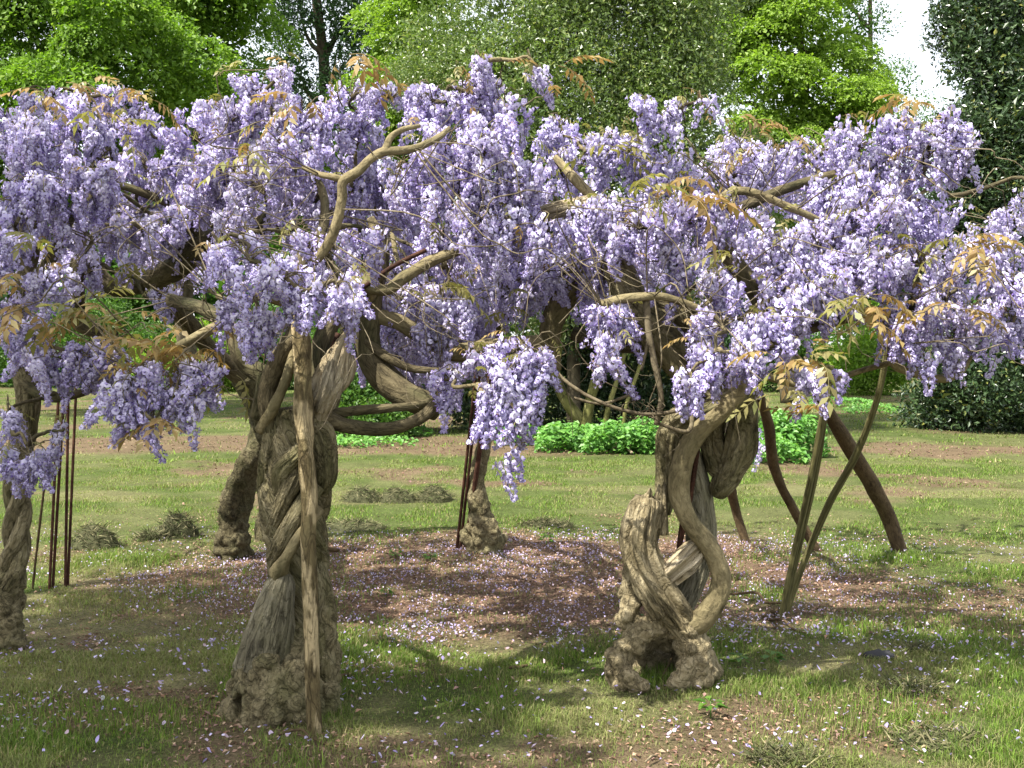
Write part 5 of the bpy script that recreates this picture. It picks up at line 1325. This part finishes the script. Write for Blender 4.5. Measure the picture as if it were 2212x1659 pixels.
heap(1180, 1135, 60, 10, 'thin flat smear of cuttings behind the petals beside the burled trunk')
heap(1960, 1490, 90, 12, 'flat dark tangle of cuttings on the open lawn past the crossed stakes')
heap(2040, 1600, 120, 12, 'wide flat tangle of cuttings at the near corner of the lawn')
heap(1700, 1640, 90, 10, 'thin flat tangle of cuttings on the near turf below the looping wisteria')
heap(1980, 1410, 50, 12, 'small flat tuft of cuttings on the lawn past the crossed stakes')
def stick(a, b, rpx, mat, label, name='fallen_stick', cat='stick', kink=0.06):
    pa, pb = G(*a), G(*b); Y = (pa[1] + pb[1]) / 2; r = px2m(rpx, Y)
    p = wander(pa + [0, 0, r + 0.012], pb + [0, 0, r + 0.012], 5, kink); p[:, 2] = np.maximum(p[:, 2], r * 0.6 + 0.006)
    org = p.mean(0); org[2] = 0
    mb = MB(); mb.add(tube(p - org, np.array([0.8, 1, 1, 0.9, 0.6]) * r, n=18, sides=8, lump=0.2, seed=int(a[0]) % 9))
    o = link(name, mb.mesh(name, M[mat])); o.location = org
    tag(o, label, cat)
stick((1325, 970), (1365, 985), 5, 'deadwood', 'short pale stick lying before the bright ground cover')
stick((695, 1196), (732, 1198), 6, 'prop', 'short brown log lying on petals beside the timber post', 'log', 'log', 0.02)
stick((598, 1598), (745, 1616), 2.6, 'prop', 'thin curved twig on the grass at the foot of the timber post')
stick((705, 1485), (775, 1465), 4, 'prop', 'dark gnarled root piece beside the lumpy foot of the stout wisteria')
stick((1100, 1452), (1140, 1446), 4, 'prop', 'short brown bark piece amid petals between the two front trunks')
stick((1895, 1580), (1960, 1592), 2, 'deadwood', 'thin straw-coloured stem on the near grass')
stick((1395, 1655), (1420, 1640), 3, 'deadwood', 'pale bit of stick at the very front of the lawn')
stick((1680, 1320), (1650, 1340), 4, 'prop', 'small brown stick at the foot of the crossed stakes')
stick((1640, 1335), (1740, 1375), 3, 'prop', 'long thin dark twig lying past the foot of the crossed stakes')
stick((1560, 1290), (1690, 1310), 3, 'prop', 'dark twig on the petals between the loop and the crossed stakes')
stick((1390, 1360), (1425, 1480), 2, 'prop', 'thin twig lying inside the hollow of the looping wisteria')
g = G(1900, 1425)
mb = MB(); mb.add(ball((0, 0, 0.02), 0.085, 16, 10, squash=(1, 0.5, 0.32)))
v = mb.V[0]; v += (fbm(v * 45, 3, 8) - 0.5)[:, None] * unit(v) * 0.03
M['char'] = bark_mat('dark_bark_piece', (0.015, 0.015, 0.016), (0.04, 0.04, 0.043), (0.08, 0.08, 0.082), scale=60, stretch=1, bump=0.6)
o = link('bark_lump', mb.mesh('bark_lump', M['char'])); o.location = (g[0], g[1], 0)
tag(o, 'blackish lump of bark lying on the open grass', 'bark')
def weed(px, py, n, leaf, label, h=0.06):
    g = G(px, py); n, leaf = n * 3, leaf * 0.55
    az = np.arange(n) * 2.4 + rng.normal(0, 0.2, n)
    d = np.stack([np.cos(az), np.sin(az), rng.uniform(0.0, 0.4, n)], 1)
    L_ = leaf * rng.uniform(0.7, 1.2, n)
    c = np.stack([np.cos(az) * 0.02, np.sin(az) * 0.02, rng.uniform(0.02, h, n)], 1)
    mb = MB(); mb.add(leaf_quads(c, d, np.tile([0, 0, 1.0], (n, 1)) + rng.normal(0, 0.15, (n, 3)), L_, L_ * 0.6, fold=0.15, droop=0.25))
    mb.add(tube([[0, 0, -0.01], [0, 0, h]], [0.004, 0.002], n=4, sides=5))
    o = link('weed', mb.mesh('weed', M['shrub'])); o.location = (g[0], g[1], 0)
    tag(o, label, 'weed', 'weeds in the litter')
weed(1665, 1435, 5, 0.09, 'small broad-leaved weed on the grass beside the looping wisteria')
weed(1600, 1440, 4, 0.08, 'dull green weed leaf against the right root of the looping wisteria')
weed(1535, 1545, 5, 0.10, 'broad weed before the right root of the looping wisteria')
weed(855, 1205, 6, 0.07, 'bright weed on the petal carpet closest to the short brown log')
weed(930, 1212, 6, 0.07, 'darker weed on the petals halfway to the burled trunk')
weed(1180, 1180, 5, 0.10, 'upright grassy weed behind the petals beyond the burled trunk', 0.1)
weed(835, 1290, 6, 0.06, 'weed amid petals close beside the timber post')
weed(1375, 1350, 3, 0.07, 'single green leaf beside the left bulge of the looping wisteria')
